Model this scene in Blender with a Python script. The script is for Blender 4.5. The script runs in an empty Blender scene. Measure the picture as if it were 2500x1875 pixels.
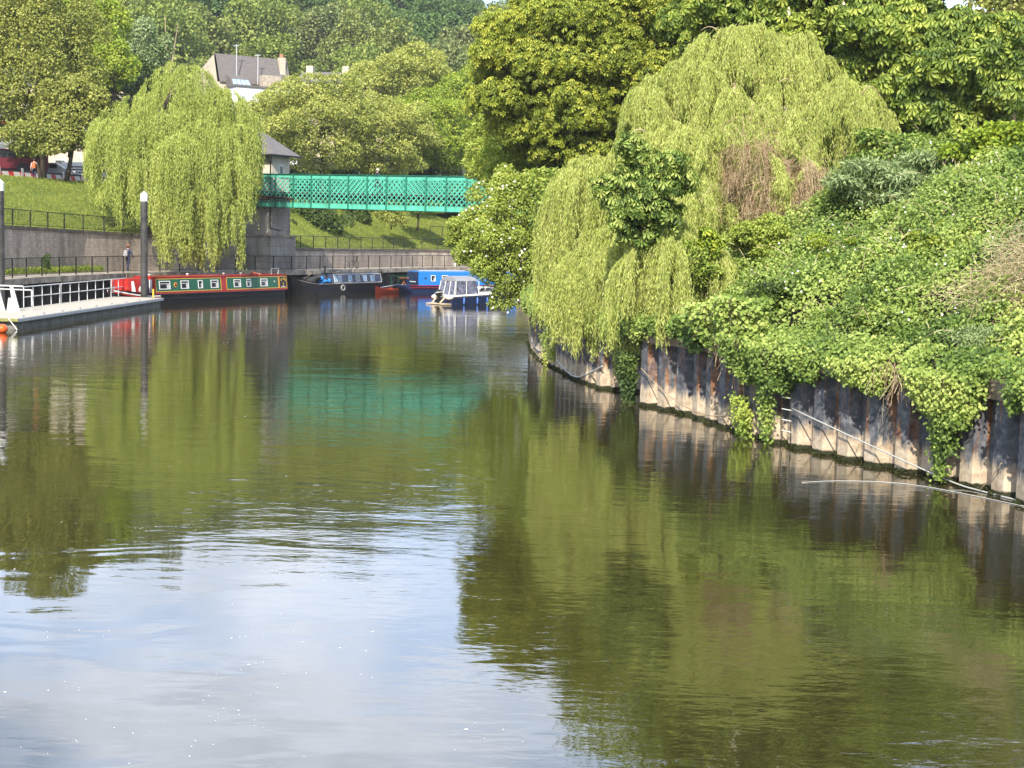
import bpy, math, random
import numpy as np
from mathutils import Vector, Matrix
random.seed(7)
RNG = np.random.default_rng(11)
COL = bpy.context.scene.collection
sc = bpy.context.scene
PI = math.pi
V = Vector

# ------------------------------------------------------------------ camera
F = 3500.0
CAM = V((0, 0, 4.7))
PITCH = math.atan(356.5 / F)
ROLL = 0.025
_f = V((0, math.cos(PITCH), -math.sin(PITCH)))
_u0 = V((0, math.sin(PITCH), math.cos(PITCH)))
_x0 = V((1, 0, 0))
_r = _x0 * math.cos(ROLL) + _u0 * math.sin(ROLL)
_u = _u0 * math.cos(ROLL) - _x0 * math.sin(ROLL)
cd = bpy.data.cameras.new('camera')
cam = bpy.data.objects.new('camera', cd)
COL.objects.link(cam)
cam.matrix_world = Matrix(((_r.x, _u.x, -_f.x, CAM.x), (_r.y, _u.y, -_f.y, CAM.y), (_r.z, _u.z, -_f.z, CAM.z), (0, 0, 0, 1)))
cd.sensor_width = 36
cd.lens = F / 2500 * 36
cd.clip_end = 3000
cd.clip_start = 0.5
sc.camera = cam

def ray(px, py):
    return _f + _r * ((px - 1250) / F) - _u * ((py - 937.5) / F)
def at(px, py, Y=None, z=None):
    d = ray(px, py)
    t = (Y - CAM.y) / d.y if Y is not None else (z - CAM.z) / d.z
    return CAM + d * t
def hor(px):
    return 581 + 0.025 * (px - 1250)

# ------------------------------------------------------------------ materials
def srgb(r, g, b):
    return tuple(((c / 255) / 12.92 if c / 255 < 0.04045 else ((c / 255 + 0.055) / 1.055) ** 2.4) for c in (r, g, b))
def newmat(name):
    m = bpy.data.materials.new(name)
    m.use_nodes = True
    nt = m.node_tree
    for n in list(nt.nodes): nt.nodes.remove(n)
    out = nt.nodes.new('ShaderNodeOutputMaterial')
    return m, nt, out
def N(nt, t, **kw):
    n = nt.nodes.new(t)
    for k, v in kw.items():
        if hasattr(n, k) and k not in n.inputs: setattr(n, k, v)
        else: n.inputs[k].default_value = v
    return n
def ramp(nt, stops, interp='LINEAR'):
    r = nt.nodes.new('ShaderNodeValToRGB')
    r.color_ramp.interpolation = interp
    els = r.color_ramp.elements
    while len(els) < len(stops): els.new(0.5)
    for e, (p, c) in zip(els, stops):
        e.position = p
        e.color = (c[0], c[1], c[2], 1) if not isinstance(c, (int, float)) else (c, c, c, 1)
    return r
def basic(name, c, rough=0.6, metal=0.0, var=0.25, scale=3.0, bump=0.0, spec=0.4, stretch=(1, 1, 1), c2=None):
    """painted / solid surface with a little wear"""
    m, nt, out = newmat(name)
    b = N(nt, 'ShaderNodeBsdfPrincipled', Roughness=rough, Metallic=metal)
    b.inputs['Specular IOR Level'].default_value = spec
    tc = N(nt, 'ShaderNodeTexCoord')
    mp = N(nt, 'ShaderNodeMapping')
    mp.inputs['Scale'].default_value = stretch
    nt.links.new(tc.outputs['Object'], mp.inputs[0])
    no = N(nt, 'ShaderNodeTexNoise', Scale=scale, Detail=6.0, Roughness=0.65)
    nt.links.new(mp.outputs[0], no.inputs['Vector'])
    a = tuple(x * (1 - var) for x in c)
    d = c2 if c2 else tuple(min(1, x * (1 + var)) for x in c)
    r = ramp(nt, [(0.3, a), (0.7, d)])
    nt.links.new(no.outputs['Fac'], r.inputs[0])
    nt.links.new(r.outputs[0], b.inputs['Base Color'])
    if bump:
        bp = N(nt, 'ShaderNodeBump', Strength=1.0, Distance=bump)
        nt.links.new(no.outputs['Fac'], bp.inputs['Height'])
        nt.links.new(bp.outputs[0], b.inputs['Normal'])
    nt.links.new(b.outputs[0], out.inputs[0])
    return m
def leafmat(name, cols, trans=0.35, rough=0.5, hue=0.5, nscale=0.35):
    m, nt, out = newmat(name)
    at_ = N(nt, 'ShaderNodeAttribute', attribute_name='rnd')
    tc = N(nt, 'ShaderNodeTexCoord')
    no = N(nt, 'ShaderNodeTexNoise', Scale=nscale, Detail=3.0)
    nt.links.new(tc.outputs['Object'], no.inputs['Vector'])
    ma = N(nt, 'ShaderNodeMath', operation='MULTIPLY_ADD')
    nt.links.new(no.outputs['Fac'], ma.inputs[0]); ma.inputs[1].default_value = hue * 2
    sb = N(nt, 'ShaderNodeMath', operation='SUBTRACT'); nt.links.new(at_.outputs['Fac'], sb.inputs[0]); sb.inputs[1].default_value = hue
    nt.links.new(sb.outputs[0], ma.inputs[2])
    k = len(cols)
    r = ramp(nt, [(i / (k - 1), c) for i, c in enumerate(cols)])
    nt.links.new(ma.outputs[0], r.inputs[0])
    b = N(nt, 'ShaderNodeBsdfPrincipled', Roughness=rough)
    b.inputs['Specular IOR Level'].default_value = 0.3
    nt.links.new(r.outputs[0], b.inputs['Base Color'])
    t = N(nt, 'ShaderNodeBsdfTranslucent')
    hs = N(nt, 'ShaderNodeMixRGB', blend_type='MULTIPLY'); hs.inputs[0].default_value = 1
    hs.inputs[2].default_value = (1.15, 1.1, 0.55, 1)
    nt.links.new(r.outputs[0], hs.inputs[1]); nt.links.new(hs.outputs[0], t.inputs[0])
    mx = N(nt, 'ShaderNodeMixShader'); mx.inputs[0].default_value = trans
    nt.links.new(b.outputs[0], mx.inputs[1]); nt.links.new(t.outputs[0], mx.inputs[2])
    nt.links.new(mx.outputs[0], out.inputs[0])
    return m

# ------------------------------------------------------------------ objects
def tag(o, label=None, cat=None, group=None, kind=None):
    if label: o['label'] = label
    if cat: o['category'] = cat
    if group: o['group'] = group
    if kind: o['kind'] = kind
    return o
def thing(name, label, cat, loc=(0, 0, 0), rotz=0.0, group=None, roty=0.0):
    o = bpy.data.objects.new(name, None)
    COL.objects.link(o)
    o.empty_display_size = 0.3
    o.location = loc
    o.rotation_euler = (0, roty, rotz)
    return tag(o, label, cat, group)
def link(name, me, mat, parent=None):
    o = bpy.data.objects.new(name, me)
    COL.objects.link(o)
    if mat is not None:
        for m in (mat if isinstance(mat, (list, tuple)) else [mat]): me.materials.append(m)
    if parent is not None: o.parent = parent
    return o
def copy_tree(o, parent=None):
    c = o.copy(); COL.objects.link(c); c.parent = parent
    for ch in list(o.children): copy_tree(ch, c)
    return c

class MB:
    def __init__(s): s.v = []; s.f = []; s.mi = []
    def add(s, vs, fs, mi=0):
        b = len(s.v); s.v += [tuple(p) for p in vs]
        s.f += [tuple(i + b for i in f) for f in fs]; s.mi += [mi] * len(fs)
        return s
    def hexa(s, p, mi=0):   # 8 points: bottom 0-3, top 4-7
        return s.add(p, [(3, 2, 1, 0), (4, 5, 6, 7), (0, 1, 5, 4), (1, 2, 6, 5), (2, 3, 7, 6), (3, 0, 4, 7)], mi)
    def box(s, x0, y0, z0, x1, y1, z1, mi=0):
        return s.hexa([(x0, y0, z0), (x1, y0, z0), (x1, y1, z0), (x0, y1, z0), (x0, y0, z1), (x1, y0, z1), (x1, y1, z1), (x0, y1, z1)], mi)
    def bar(s, a, b, w, h, up=(0, 0, 1), mi=0):   # box beam from a to b, w across, h along up
        a = V(a); b = V(b); d = (b - a).normalized(); u = V(up)
        sd = d.cross(u)
        if sd.length < 1e-5: sd = d.cross(V((1, 0, 0)))
        sd.normalize(); u = sd.cross(d).normalized()
        q = [sd * (i * w / 2) + u * (j * h / 2) for i, j in ((-1, -1), (1, -1), (1, 1), (-1, 1))]
        return s.hexa([a + k for k in q] + [b + k for k in q], mi)
    def tube(s, pts, rad, n=8, mi=0, cap=True):
        pts = [V(p) for p in pts]
        rad = [rad] * len(pts) if isinstance(rad, (int, float)) else rad
        b = len(s.v); prev = None
        for i, p in enumerate(pts):
            d = (pts[min(i + 1, len(pts) - 1)] - pts[max(i - 1, 0)])
            d = d.normalized() if d.length > 1e-9 else V((0, 0, 1))
            ref = prev if prev is not None else (V((1, 0, 0)) if abs(d.x) < 0.8 else V((0, 1, 0)))
            a = (ref - d * ref.dot(d))
            if a.length < 1e-6: a = d.orthogonal()
            a.normalize(); prev = a; c = d.cross(a)
            for k in range(n):
                t = 2 * PI * k / n
                s.v.append(tuple(p + (a * math.cos(t) + c * math.sin(t)) * rad[i]))
        for i in range(len(pts) - 1):
            for k in range(n):
                s.f.append((b + i * n + k, b + i * n + (k + 1) % n, b + (i + 1) * n + (k + 1) % n, b + (i + 1) * n + k)); s.mi.append(mi)
        if cap:
            s.f.append(tuple(b + k for k in reversed(range(n)))); s.mi.append(mi)
            e = b + (len(pts) - 1) * n
            s.f.append(tuple(e + k for k in range(n))); s.mi.append(mi)
        return s
    def cyl(s, c, r, h, n=16, r2=None, mi=0):
        c = V(c); return s.tube([c, c + V((0, 0, h))], [r, r if r2 is None else r2], n, mi)
    def ellip(s, c, r, nu=12, nv=8, mi=0):
        b = len(s.v)
        for j in range(nv + 1):
            t = PI * j / nv
            for i in range(nu):
                a = 2 * PI * i / nu
                s.v.append((c[0] + r[0] * math.sin(t) * math.cos(a), c[1] + r[1] * math.sin(t) * math.sin(a), c[2] + r[2] * math.cos(t)))
        for j in range(nv):
            for i in range(nu):
                s.f.append((b + j * nu + i, b + (j + 1) * nu + i, b + (j + 1) * nu + (i + 1) % nu, b + j * nu + (i + 1) % nu)); s.mi.append(mi)
        return s
    def loft(s, secs, closed=False, caps=True, mi=0):
        n = len(secs[0]); b = len(s.v)
        for q in secs: s.v += [tuple(p) for p in q]
        for i in range(len(secs) - 1):
            for k in range(n if closed else n - 1):
                s.f.append((b + i * n + k, b + i * n + (k + 1) % n, b + (i + 1) * n + (k + 1) % n, b + (i + 1) * n + k)); s.mi.append(mi)
        if caps and closed:
            s.f.append(tuple(b + k for k in reversed(range(n)))); s.mi.append(mi)
            e = b + (len(secs) - 1) * n; s.f.append(tuple(e + k for k in range(n))); s.mi.append(mi)
        return s
    def torus(s, c, R, r, axis=(0, 0, 1), n=20, m=8, mi=0):
        ax = V(axis).normalized(); a = ax.orthogonal().normalized(); bb = ax.cross(a)
        pts = [V(c) + (a * math.cos(2 * PI * i / n) + bb * math.sin(2 * PI * i / n)) * R for i in range(n + 1)]
        return s.tube(pts, r, m, mi)
    def build(s, name, mat, parent=None, smooth=False, origin=None, bevel=0.0):
        me = bpy.data.meshes.new(name)
        vs = s.v if origin is None else [(p[0] - origin[0], p[1] - origin[1], p[2] - origin[2]) for p in s.v]
        me.from_pydata(vs, [], s.f)
        o = link(name, me, mat, parent)
        if isinstance(mat, (list, tuple)): me.polygons.foreach_set('material_index', s.mi)
        if smooth: me.polygons.foreach_set('use_smooth', [True] * len(me.polygons))
        if bevel:
            md = o.modifiers.new('bevel', 'BEVEL'); md.width = bevel; md.segments = 2; md.limit_method = 'ANGLE'
        me.update()
        return o

def npmesh(name, verts, quads, mat, parent=None, rnd=None, origin=None, smooth=False):
    """numpy mesh; rnd = one random value per vertex"""
    me = bpy.data.meshes.new(name)
    verts = np.asarray(verts, dtype=np.float32)
    if origin is not None: verts = verts - np.asarray(origin, dtype=np.float32)
    quads = np.asarray(quads, dtype=np.int32); k = quads.shape[1]
    me.vertices.add(len(verts)); me.vertices.foreach_set('co', verts.ravel())
    me.loops.add(quads.size); me.loops.foreach_set('vertex_index', quads.ravel())
    me.polygons.add(len(quads)); me.polygons.foreach_set('loop_start', np.arange(0, quads.size, k, dtype=np.int32))
    me.update(calc_edges=True)
    if smooth: me.polygons.foreach_set('use_smooth', np.ones(len(quads), dtype=bool))
    if rnd is not None:
        a = me.attributes.new('rnd', 'FLOAT', 'POINT'); a.data.foreach_set('value', np.asarray(rnd, dtype=np.float32))
    return link(name, me, mat, parent)

def nrm(a): return a / np.maximum(np.linalg.norm(a, axis=1, keepdims=True), 1e-9)
def rdir(n, g=RNG): return nrm(g.normal(size=(n, 3)))
class Leaves:
    """collects leaf faces (all quads)"""
    def __init__(s): s.V = []; s.Q = []; s.R = []; s.n = 0
    def _push(s, vs, quads, rnd):
        n, k, _ = vs.shape
        base = (np.arange(n) * k)[:, None, None] + s.n
        s.Q.append((np.array(quads)[None] + base).reshape(-1, 4))
        s.V.append(vs.reshape(-1, 3)); s.R.append(np.repeat(rnd, k)); s.n += n * k
    def rhomb(s, P, T, Nn, L, W, rnd=None, droop=0.15, mid=0.45):
        T = nrm(T); S = nrm(np.cross(T, Nn)); Nn = np.cross(S, T); L = np.broadcast_to(L, len(P))[:, None]; W = np.broadcast_to(W, len(P))[:, None]
        c = P + T * L * mid
        vs = np.stack([P, c + S * W / 2 + Nn * W * .12, P + T * L - Nn * L * droop, c - S * W / 2 + Nn * W * .12], 1)
        s._push(vs, [[0, 1, 2, 3]], RNG.random(len(P)) if rnd is None else rnd)
    def oval(s, P, T, Nn, L, W, rnd=None, droop=0.15, fold=0.15, obov=0.0):
        T = nrm(T); S = nrm(np.cross(T, Nn)); Nn = np.cross(S, T); L = np.broadcast_to(L, len(P))[:, None]; W = np.broadcast_to(W, len(P))[:, None]
        a, b = (.42 - .22 * obov), (.42 + .08 * obov)
        p = lambda t, w, u: P + T * L * t + S * W * w + Nn * W * u - Nn * L * droop * t * t
        vs = np.stack([p(0, 0, 0), p(.28 + .1 * obov, a, fold), p(.72, b, fold), p(1, 0, 0), p(.72, -b, fold), p(.28 + .1 * obov, -a, fold)], 1)
        s._push(vs, [[0, 1, 2, 3], [0, 3, 4, 5]], RNG.random(len(P)) if rnd is None else rnd)
    def ribbon(s, A, B, W, rnd=None):
        d = nrm(B - A); S = nrm(np.cross(d, rdir(len(A)))) * np.broadcast_to(W, len(A))[:, None] / 2
        s._push(np.stack([A - S, A + S, B + S, B - S], 1), [[0, 1, 2, 3]], RNG.random(len(A)) if rnd is None else rnd)
    def build(s, name, mat, parent=None, origin=None):
        return npmesh(name, np.concatenate(s.V), np.concatenate(s.Q), mat, parent, np.concatenate(s.R), origin)

class PL:
    def __init__(s, pts):
        s.p = np.array([(q[0], q[1]) for q in pts], float)
        s.c = np.concatenate([[0], np.cumsum(np.linalg.norm(np.diff(s.p, axis=0), axis=1))]); s.L = s.c[-1]
    def pt(s, t): return np.stack([np.interp(t, s.c, s.p[:, 0]), np.interp(t, s.c, s.p[:, 1])], -1)
    def tan(s, t, e=0.8):
        d = s.pt(np.minimum(np.asarray(t) + e, s.L)) - s.pt(np.maximum(np.asarray(t) - e, 0)); return d / np.linalg.norm(d, axis=-1, keepdims=True)
    def off(s, t, o, e=0.8):   # o > 0 to the right of the direction of travel
        d = s.tan(t, e); n = np.stack([d[..., 1], -d[..., 0]], -1); return s.pt(t) + n * np.asarray(o)[..., None]
    def near(s, x, y):
        t = np.linspace(0, s.L, 900); q = s.pt(t); return t[np.argmin((q[:, 0] - x) ** 2 + (q[:, 1] - y) ** 2)]
def strip(pl, t0, t1, dt, prof, closed=False, zf=None, e=1.5):
    """sweep prof = [(offset, z)] along pl; zf(t, offset, z) may change z. returns MB"""
    m = MB(); ts = np.linspace(t0, t1, max(2, int((t1 - t0) / dt) + 1)); secs = []
    for t in ts:
        q = []
        for o, z in prof:
            p = pl.off(t, o, e); q.append((p[0], p[1], z if zf is None else zf(t, o, z)))
        secs.append(q)
    return m.loft(secs, closed)
def vnoise(x, y, s=1.0, seed=0):
    """smooth pseudo noise -1..1 on arrays"""
    r = np.random.default_rng(seed); o = 0
    for k in range(6):
        a = r.uniform(0, 2 * PI); f = s * r.uniform(.6, 1.9); ph = r.uniform(0, 6.28)
        o = o + np.sin((np.cos(a) * x + np.sin(a) * y) * f + ph + 1.3 * np.sin((np.sin(a) * x - np.cos(a) * y) * f * .7 + ph))
    return o / 3.2

# ------------------------------------------------------------------ world, sun
SUN = V((-0.12, -0.77, 0.64)).normalized()
el = math.asin(SUN.z)
w = bpy.data.worlds.new('World'); sc.world = w; w.use_nodes = True
nt = w.node_tree
bg = nt.nodes['Background']
sky = nt.nodes.new('ShaderNodeTexSky'); sky.sky_type = 'NISHITA'; sky.sun_disc = False
sky.sun_elevation = el
sky.sun_rotation = math.atan2(SUN.x, SUN.y)
sky.air_density = 1.1; sky.dust_density = 1.5; sky.ozone_density = 2.0
tc = nt.nodes.new('ShaderNodeTexCoord'); mp = nt.nodes.new('ShaderNodeMapping')
mp.inputs['Scale'].default_value = (1.6, 1.6, 4.5)
mp.inputs['Location'].default_value = (3.3, 1.2, 0.4)
nt.links.new(tc.outputs['Generated'], mp.inputs[0])
cn = N(nt, 'ShaderNodeTexNoise', Scale=1.7, Detail=7.0, Roughness=0.55, Distortion=0.4)
nt.links.new(mp.outputs[0], cn.inputs['Vector'])
cr = ramp(nt, [(0.36, 0.45), (0.54, 1.0)])
nt.links.new(cn.outputs['Fac'], cr.inputs[0])
cl = ramp(nt, [(0.35, (7.6, 8.3, 9.6)), (0.75, (10.2, 10.2, 10.6))])
cn2 = N(nt, 'ShaderNodeTexNoise', Scale=3.2, Detail=6.0); nt.links.new(mp.outputs[0], cn2.inputs['Vector'])
clm = N(nt, 'ShaderNodeMixRGB'); clm.inputs[1].default_value = (8.6, 12.0, 18.0, 1); clm.inputs[2].default_value = (15.8, 17.0, 19.6, 1)
cr3 = ramp(nt, [(.38, 0.0), (.6, 1.0)]); nt.links.new(cn2.outputs['Fac'], cr3.inputs[0]); nt.links.new(cr3.outputs[0], clm.inputs[0])
mx = N(nt, 'ShaderNodeMixRGB')
sx_ = N(nt, 'ShaderNodeSeparateXYZ'); nt.links.new(tc.outputs['Generated'], sx_.inputs[0])
cy = N(nt, 'ShaderNodeMapRange', interpolation_type='SMOOTHSTEP'); cy.inputs['From Min'].default_value = .1; cy.inputs['From Max'].default_value = .85
cy.inputs['To Min'].default_value = .38; cy.inputs['To Max'].default_value = 1.0; nt.links.new(sx_.outputs['Y'], cy.inputs['Value'])   # cloud bank ahead, clearer overhead and behind
cm_ = N(nt, 'ShaderNodeMath', operation='MULTIPLY'); nt.links.new(cr.outputs[0], cm_.inputs[0]); nt.links.new(cy.outputs[0], cm_.inputs[1])
nt.links.new(cm_.outputs[0], mx.inputs[0]); nt.links.new(sky.outputs[0], mx.inputs[1]); nt.links.new(clm.outputs[0], mx.inputs[2])
nt.links.new(mx.outputs[0], bg.inputs[0]); bg.inputs[1].default_value = 0.1
sl = bpy.data.lights.new('sun', 'SUN'); sl.energy = 4.8; sl.angle = math.radians(0.6); sl.color = (1.0, 0.92, 0.78)
so = bpy.data.objects.new('sun', sl); COL.objects.link(so)
so.rotation_euler = (-SUN).to_track_quat('-Z', 'Y').to_euler(); so.location = (0, -20, 60)
sc.view_settings.view_transform = 'Standard'; sc.view_settings.look = 'None'
sc.view_settings.exposure = 0.72; sc.view_settings.gamma = 1.0
sc.cycles.max_bounces = 5; sc.cycles.diffuse_bounces = 2; sc.cycles.glossy_bounces = 3; sc.cycles.transmission_bounces = 2
sc.cycles.transparent_max_bounces = 4
sc.cycles.caustics_reflective = False; sc.cycles.caustics_refractive = False
sc.cycles.use_denoising = True
sc.cycles.sample_clamp_indirect = 4.0

M = {}
M['black'] = basic('black paint', (.012, .012, .014), .45)
M['rail_black'] = basic('railing paint', (.014, .014, .013), .5)
M['white'] = basic('white paint', (.78, .77, .74), .4, var=.06)
M['galv'] = basic('galvanised steel', (.58, .59, .6), .45, .3, var=.12, scale=6)
M['concrete'] = basic('concrete', (.36, .34, .31), .85, var=.3, scale=2.0, bump=.01)
M['railgrey'] = basic('grey-white railing paint', (.60, .61, .62), .5, var=.12)
M['deck'] = basic('pontoon deck', (.40, .36, .30), .8, var=.16, scale=4, bump=.004)
M['pont_side'] = basic('pontoon concrete float', (.17, .17, .15), .8, var=.4, scale=2.5, bump=.01)
M['darkwood'] = basic('dark timber', (.05, .035, .025), .8, var=.4)
M['glass'] = basic('window glass', (.02, .024, .03), .08, var=.3, spec=.8)
M['curtain'] = basic('curtain cloth', (.55, .56, .58), .9, var=.15, scale=12)
M['orange'] = basic('orange plastic', (.85, .12, .02), .4, var=.12)

# ------------------------------------------------------------------ brick / stone
def stonemat(name, c1, c2, mortar, scale, bw=.5, rh=.25, streak=.6, axis='XZ', dark=(.06, .055, .045)):
    m, nt, out = newmat(name)
    b = N(nt, 'ShaderNodeBsdfPrincipled', Roughness=.9)
    b.inputs['Specular IOR Level'].default_value = .2
    g = N(nt, 'ShaderNodeNewGeometry')
    sp = N(nt, 'ShaderNodeSeparateXYZ'); nt.links.new(g.outputs['Position'], sp.inputs[0])
    ad = N(nt, 'ShaderNodeMath', operation='ADD'); nt.links.new(sp.outputs['X'], ad.inputs[0]); nt.links.new(sp.outputs['Y'], ad.inputs[1])
    cb = N(nt, 'ShaderNodeCombineXYZ'); nt.links.new(ad.outputs[0], cb.inputs[0]); nt.links.new(sp.outputs['Z'], cb.inputs[1])
    br = N(nt, 'ShaderNodeTexBrick', Scale=scale)
    br.inputs['Color1'].default_value = (*c1, 1); br.inputs['Color2'].default_value = (*c2, 1); br.inputs['Mortar'].default_value = (*mortar, 1)
    br.inputs['Brick Width'].default_value = bw; br.inputs['Row Height'].default_value = rh; br.inputs['Mortar Size'].default_value = .012; br.inputs['Bias'].default_value = -.1
    nt.links.new(cb.outputs[0], br.inputs['Vector'])
    mp = N(nt, 'ShaderNodeMapping'); mp.inputs['Scale'].default_value = (1, 1, .22); nt.links.new(g.outputs['Position'], mp.inputs[0])
    no = N(nt, 'ShaderNodeTexNoise', Scale=1.3, Detail=7.0, Roughness=.7); nt.links.new(mp.outputs[0], no.inputs['Vector'])
    r = ramp(nt, [(.42, 0.0), (.66, 1.0)]); nt.links.new(no.outputs['Fac'], r.inputs[0])
    mm = N(nt, 'ShaderNodeMath', operation='MULTIPLY'); nt.links.new(r.outputs[0], mm.inputs[0]); mm.inputs[1].default_value = streak
    mx = N(nt, 'ShaderNodeMixRGB'); nt.links.new(mm.outputs[0], mx.inputs[0]); nt.links.new(br.outputs[0], mx.inputs[1]); mx.inputs[2].default_value = (*dark, 1)
    n2 = N(nt, 'ShaderNodeTexNoise', Scale=9.0, Detail=5.0); nt.links.new(g.outputs['Position'], n2.inputs['Vector'])
    m2 = N(nt, 'ShaderNodeMixRGB', blend_type='OVERLAY'); m2.inputs[0].default_value = .5; nt.links.new(mx.outputs[0], m2.inputs[1]); nt.links.new(n2.outputs['Fac'], m2.inputs[2])
    nt.links.new(m2.outputs[0], b.inputs['Base Color'])
    bp = N(nt, 'ShaderNodeBump', Strength=.6, Distance=.02); nt.links.new(br.outputs['Fac'], bp.inputs['Height']); bp.invert = True
    nt.links.new(bp.outputs[0], b.inputs['Normal']); nt.links.new(b.outputs[0], out.inputs[0])
    return m
M['wallbrick'] = stonemat('weathered wall masonry', (.56, .47, .39), (.45, .38, .32), (.33, .28, .24), 1.0, .45, .12, .55)
M['pierstone'] = stonemat('weathered pier stone', (.44, .41, .38), (.38, .35, .32), (.30, .28, .25), 1.0, 1.2, .6, .5, dark=(.075, .06, .045))
M['hutstone'] = stonemat('pale hut stone', (.62, .56, .47), (.56, .5, .42), (.45, .4, .33), 1.0, .9, .4, .25, dark=(.3, .26, .2))
M['bathstone'] = stonemat('pale limestone', (.62, .53, .41), (.55, .47, .36), (.45, .38, .29), 1.0, .9, .4, .35, dark=(.3, .25, .2))
M['render_white'] = basic('white render', (.75, .74, .74), .8, var=.08, scale=.6)
M['slate'] = basic('slate roof', (.135, .12, .115), .75, var=.35, scale=6, bump=.01)

def sidewall_mat():
    """rusty sheet piling: dark coating, rust and silt stains that keep to the tide zone"""
    m, nt, out = newmat('coated sheet piling')
    b = N(nt, 'ShaderNodeBsdfPrincipled', Roughness=.6)
    b.inputs['Specular IOR Level'].default_value = .35
    g = N(nt, 'ShaderNodeNewGeometry'); sp = N(nt, 'ShaderNodeSeparateXYZ'); nt.links.new(g.outputs['Position'], sp.inputs[0])
    mp = N(nt, 'ShaderNodeMapping'); mp.inputs['Scale'].default_value = (2.2, 2.2, .18); nt.links.new(g.outputs['Position'], mp.inputs[0])
    st = N(nt, 'ShaderNodeTexNoise', Scale=2.6, Detail=6.0, Roughness=.65); nt.links.new(mp.outputs[0], st.inputs['Vector'])
    bl = N(nt, 'ShaderNodeTexNoise', Scale=5.0, Detail=8.0, Roughness=.7); nt.links.new(g.outputs['Position'], bl.inputs['Vector'])
    # coating colour, worn pale
    r0 = ramp(nt, [(.3, (.030, .033, .043)), (.52, (.10, .105, .12)), (.72, (.26, .26, .265))]); nt.links.new(bl.outputs['Fac'], r0.inputs[0])
    # rust streaks
    rr = ramp(nt, [(.30, (.055, .02, .010)), (.5, (.22, .09, .03)), (.7, (.40, .24, .12))]); nt.links.new(bl.outputs['Fac'], rr.inputs[0])
    rm = ramp(nt, [(.53, 0.0), (.62, 1.0)]); nt.links.new(st.outputs['Fac'], rm.inputs[0])
    rmm = N(nt, 'ShaderNodeMath', operation='MULTIPLY'); nt.links.new(rm.outputs[0], rmm.inputs[0]); rmm.inputs[1].default_value = .85
    m1 = N(nt, 'ShaderNodeMixRGB'); nt.links.new(rmm.outputs[0], m1.inputs[0]); nt.links.new(r0.outputs[0], m1.inputs[1]); nt.links.new(rr.outputs[0], m1.inputs[2])
    # silt/tan in the tide zone
    zz = N(nt, 'ShaderNodeMath', operation='MULTIPLY_ADD'); nt.links.new(st.outputs['Fac'], zz.inputs[0]); zz.inputs[1].default_value = -.95
    nt.links.new(sp.outputs['Z'], zz.inputs[2])
    zr = ramp(nt, [(.0, 1.0), (.20, 0.0)]); nt.links.new(zz.outputs[0], zr.inputs[0])
    ta = ramp(nt, [(.3, (.26, .19, .125)), (.5, (.46, .37, .27)), (.7, (.64, .55, .42))]); nt.links.new(bl.outputs['Fac'], ta.inputs[0])
    m2 = N(nt, 'ShaderNodeMixRGB'); nt.links.new(zr.outputs[0], m2.inputs[0]); nt.links.new(m1.outputs[0], m2.inputs[1]); nt.links.new(ta.outputs[0], m2.inputs[2])
    # weed just above the water
    wz = N(nt, 'ShaderNodeMath', operation='MULTIPLY_ADD'); nt.links.new(bl.outputs['Fac'], wz.inputs[0]); wz.inputs[1].default_value = -.14; nt.links.new(sp.outputs['Z'], wz.inputs[2])
    wr = ramp(nt, [(.02, 1.0), (.05, 0.0)]); nt.links.new(wz.outputs[0], wr.inputs[0])
    m3 = N(nt, 'ShaderNodeMixRGB'); nt.links.new(wr.outputs[0], m3.inputs[0]); nt.links.new(m2.outputs[0], m3.inputs[1]); m3.inputs[2].default_value = (.022, .024, .008, 1)
    nt.links.new(m3.outputs[0], b.inputs['Base Color'])
    bp = N(nt, 'ShaderNodeBump', Strength=.7, Distance=.015); nt.links.new(bl.outputs['Fac'], bp.inputs['Height']); nt.links.new(bp.outputs[0], b.inputs['Normal'])
    nt.links.new(b.outputs[0], out.inputs[0])
    return m
M['piling'] = sidewall_mat()
M['darkpile'] = basic('old dark quay piling', (.028, .024, .022), .7, var=.5, scale=2, stretch=(1, 1, .3))
M['oldconc'] = basic('old quay concrete', (.26, .20, .15), .9, var=.5, scale=1.6, bump=.02, c2=(.50, .44, .36))
M['path'] = basic('worn path surface', (.30, .25, .2), .95, var=.25, scale=1.5, bump=.01)
M['road'] = basic('asphalt', (.06, .06, .062), .9, var=.25, scale=3)

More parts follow.
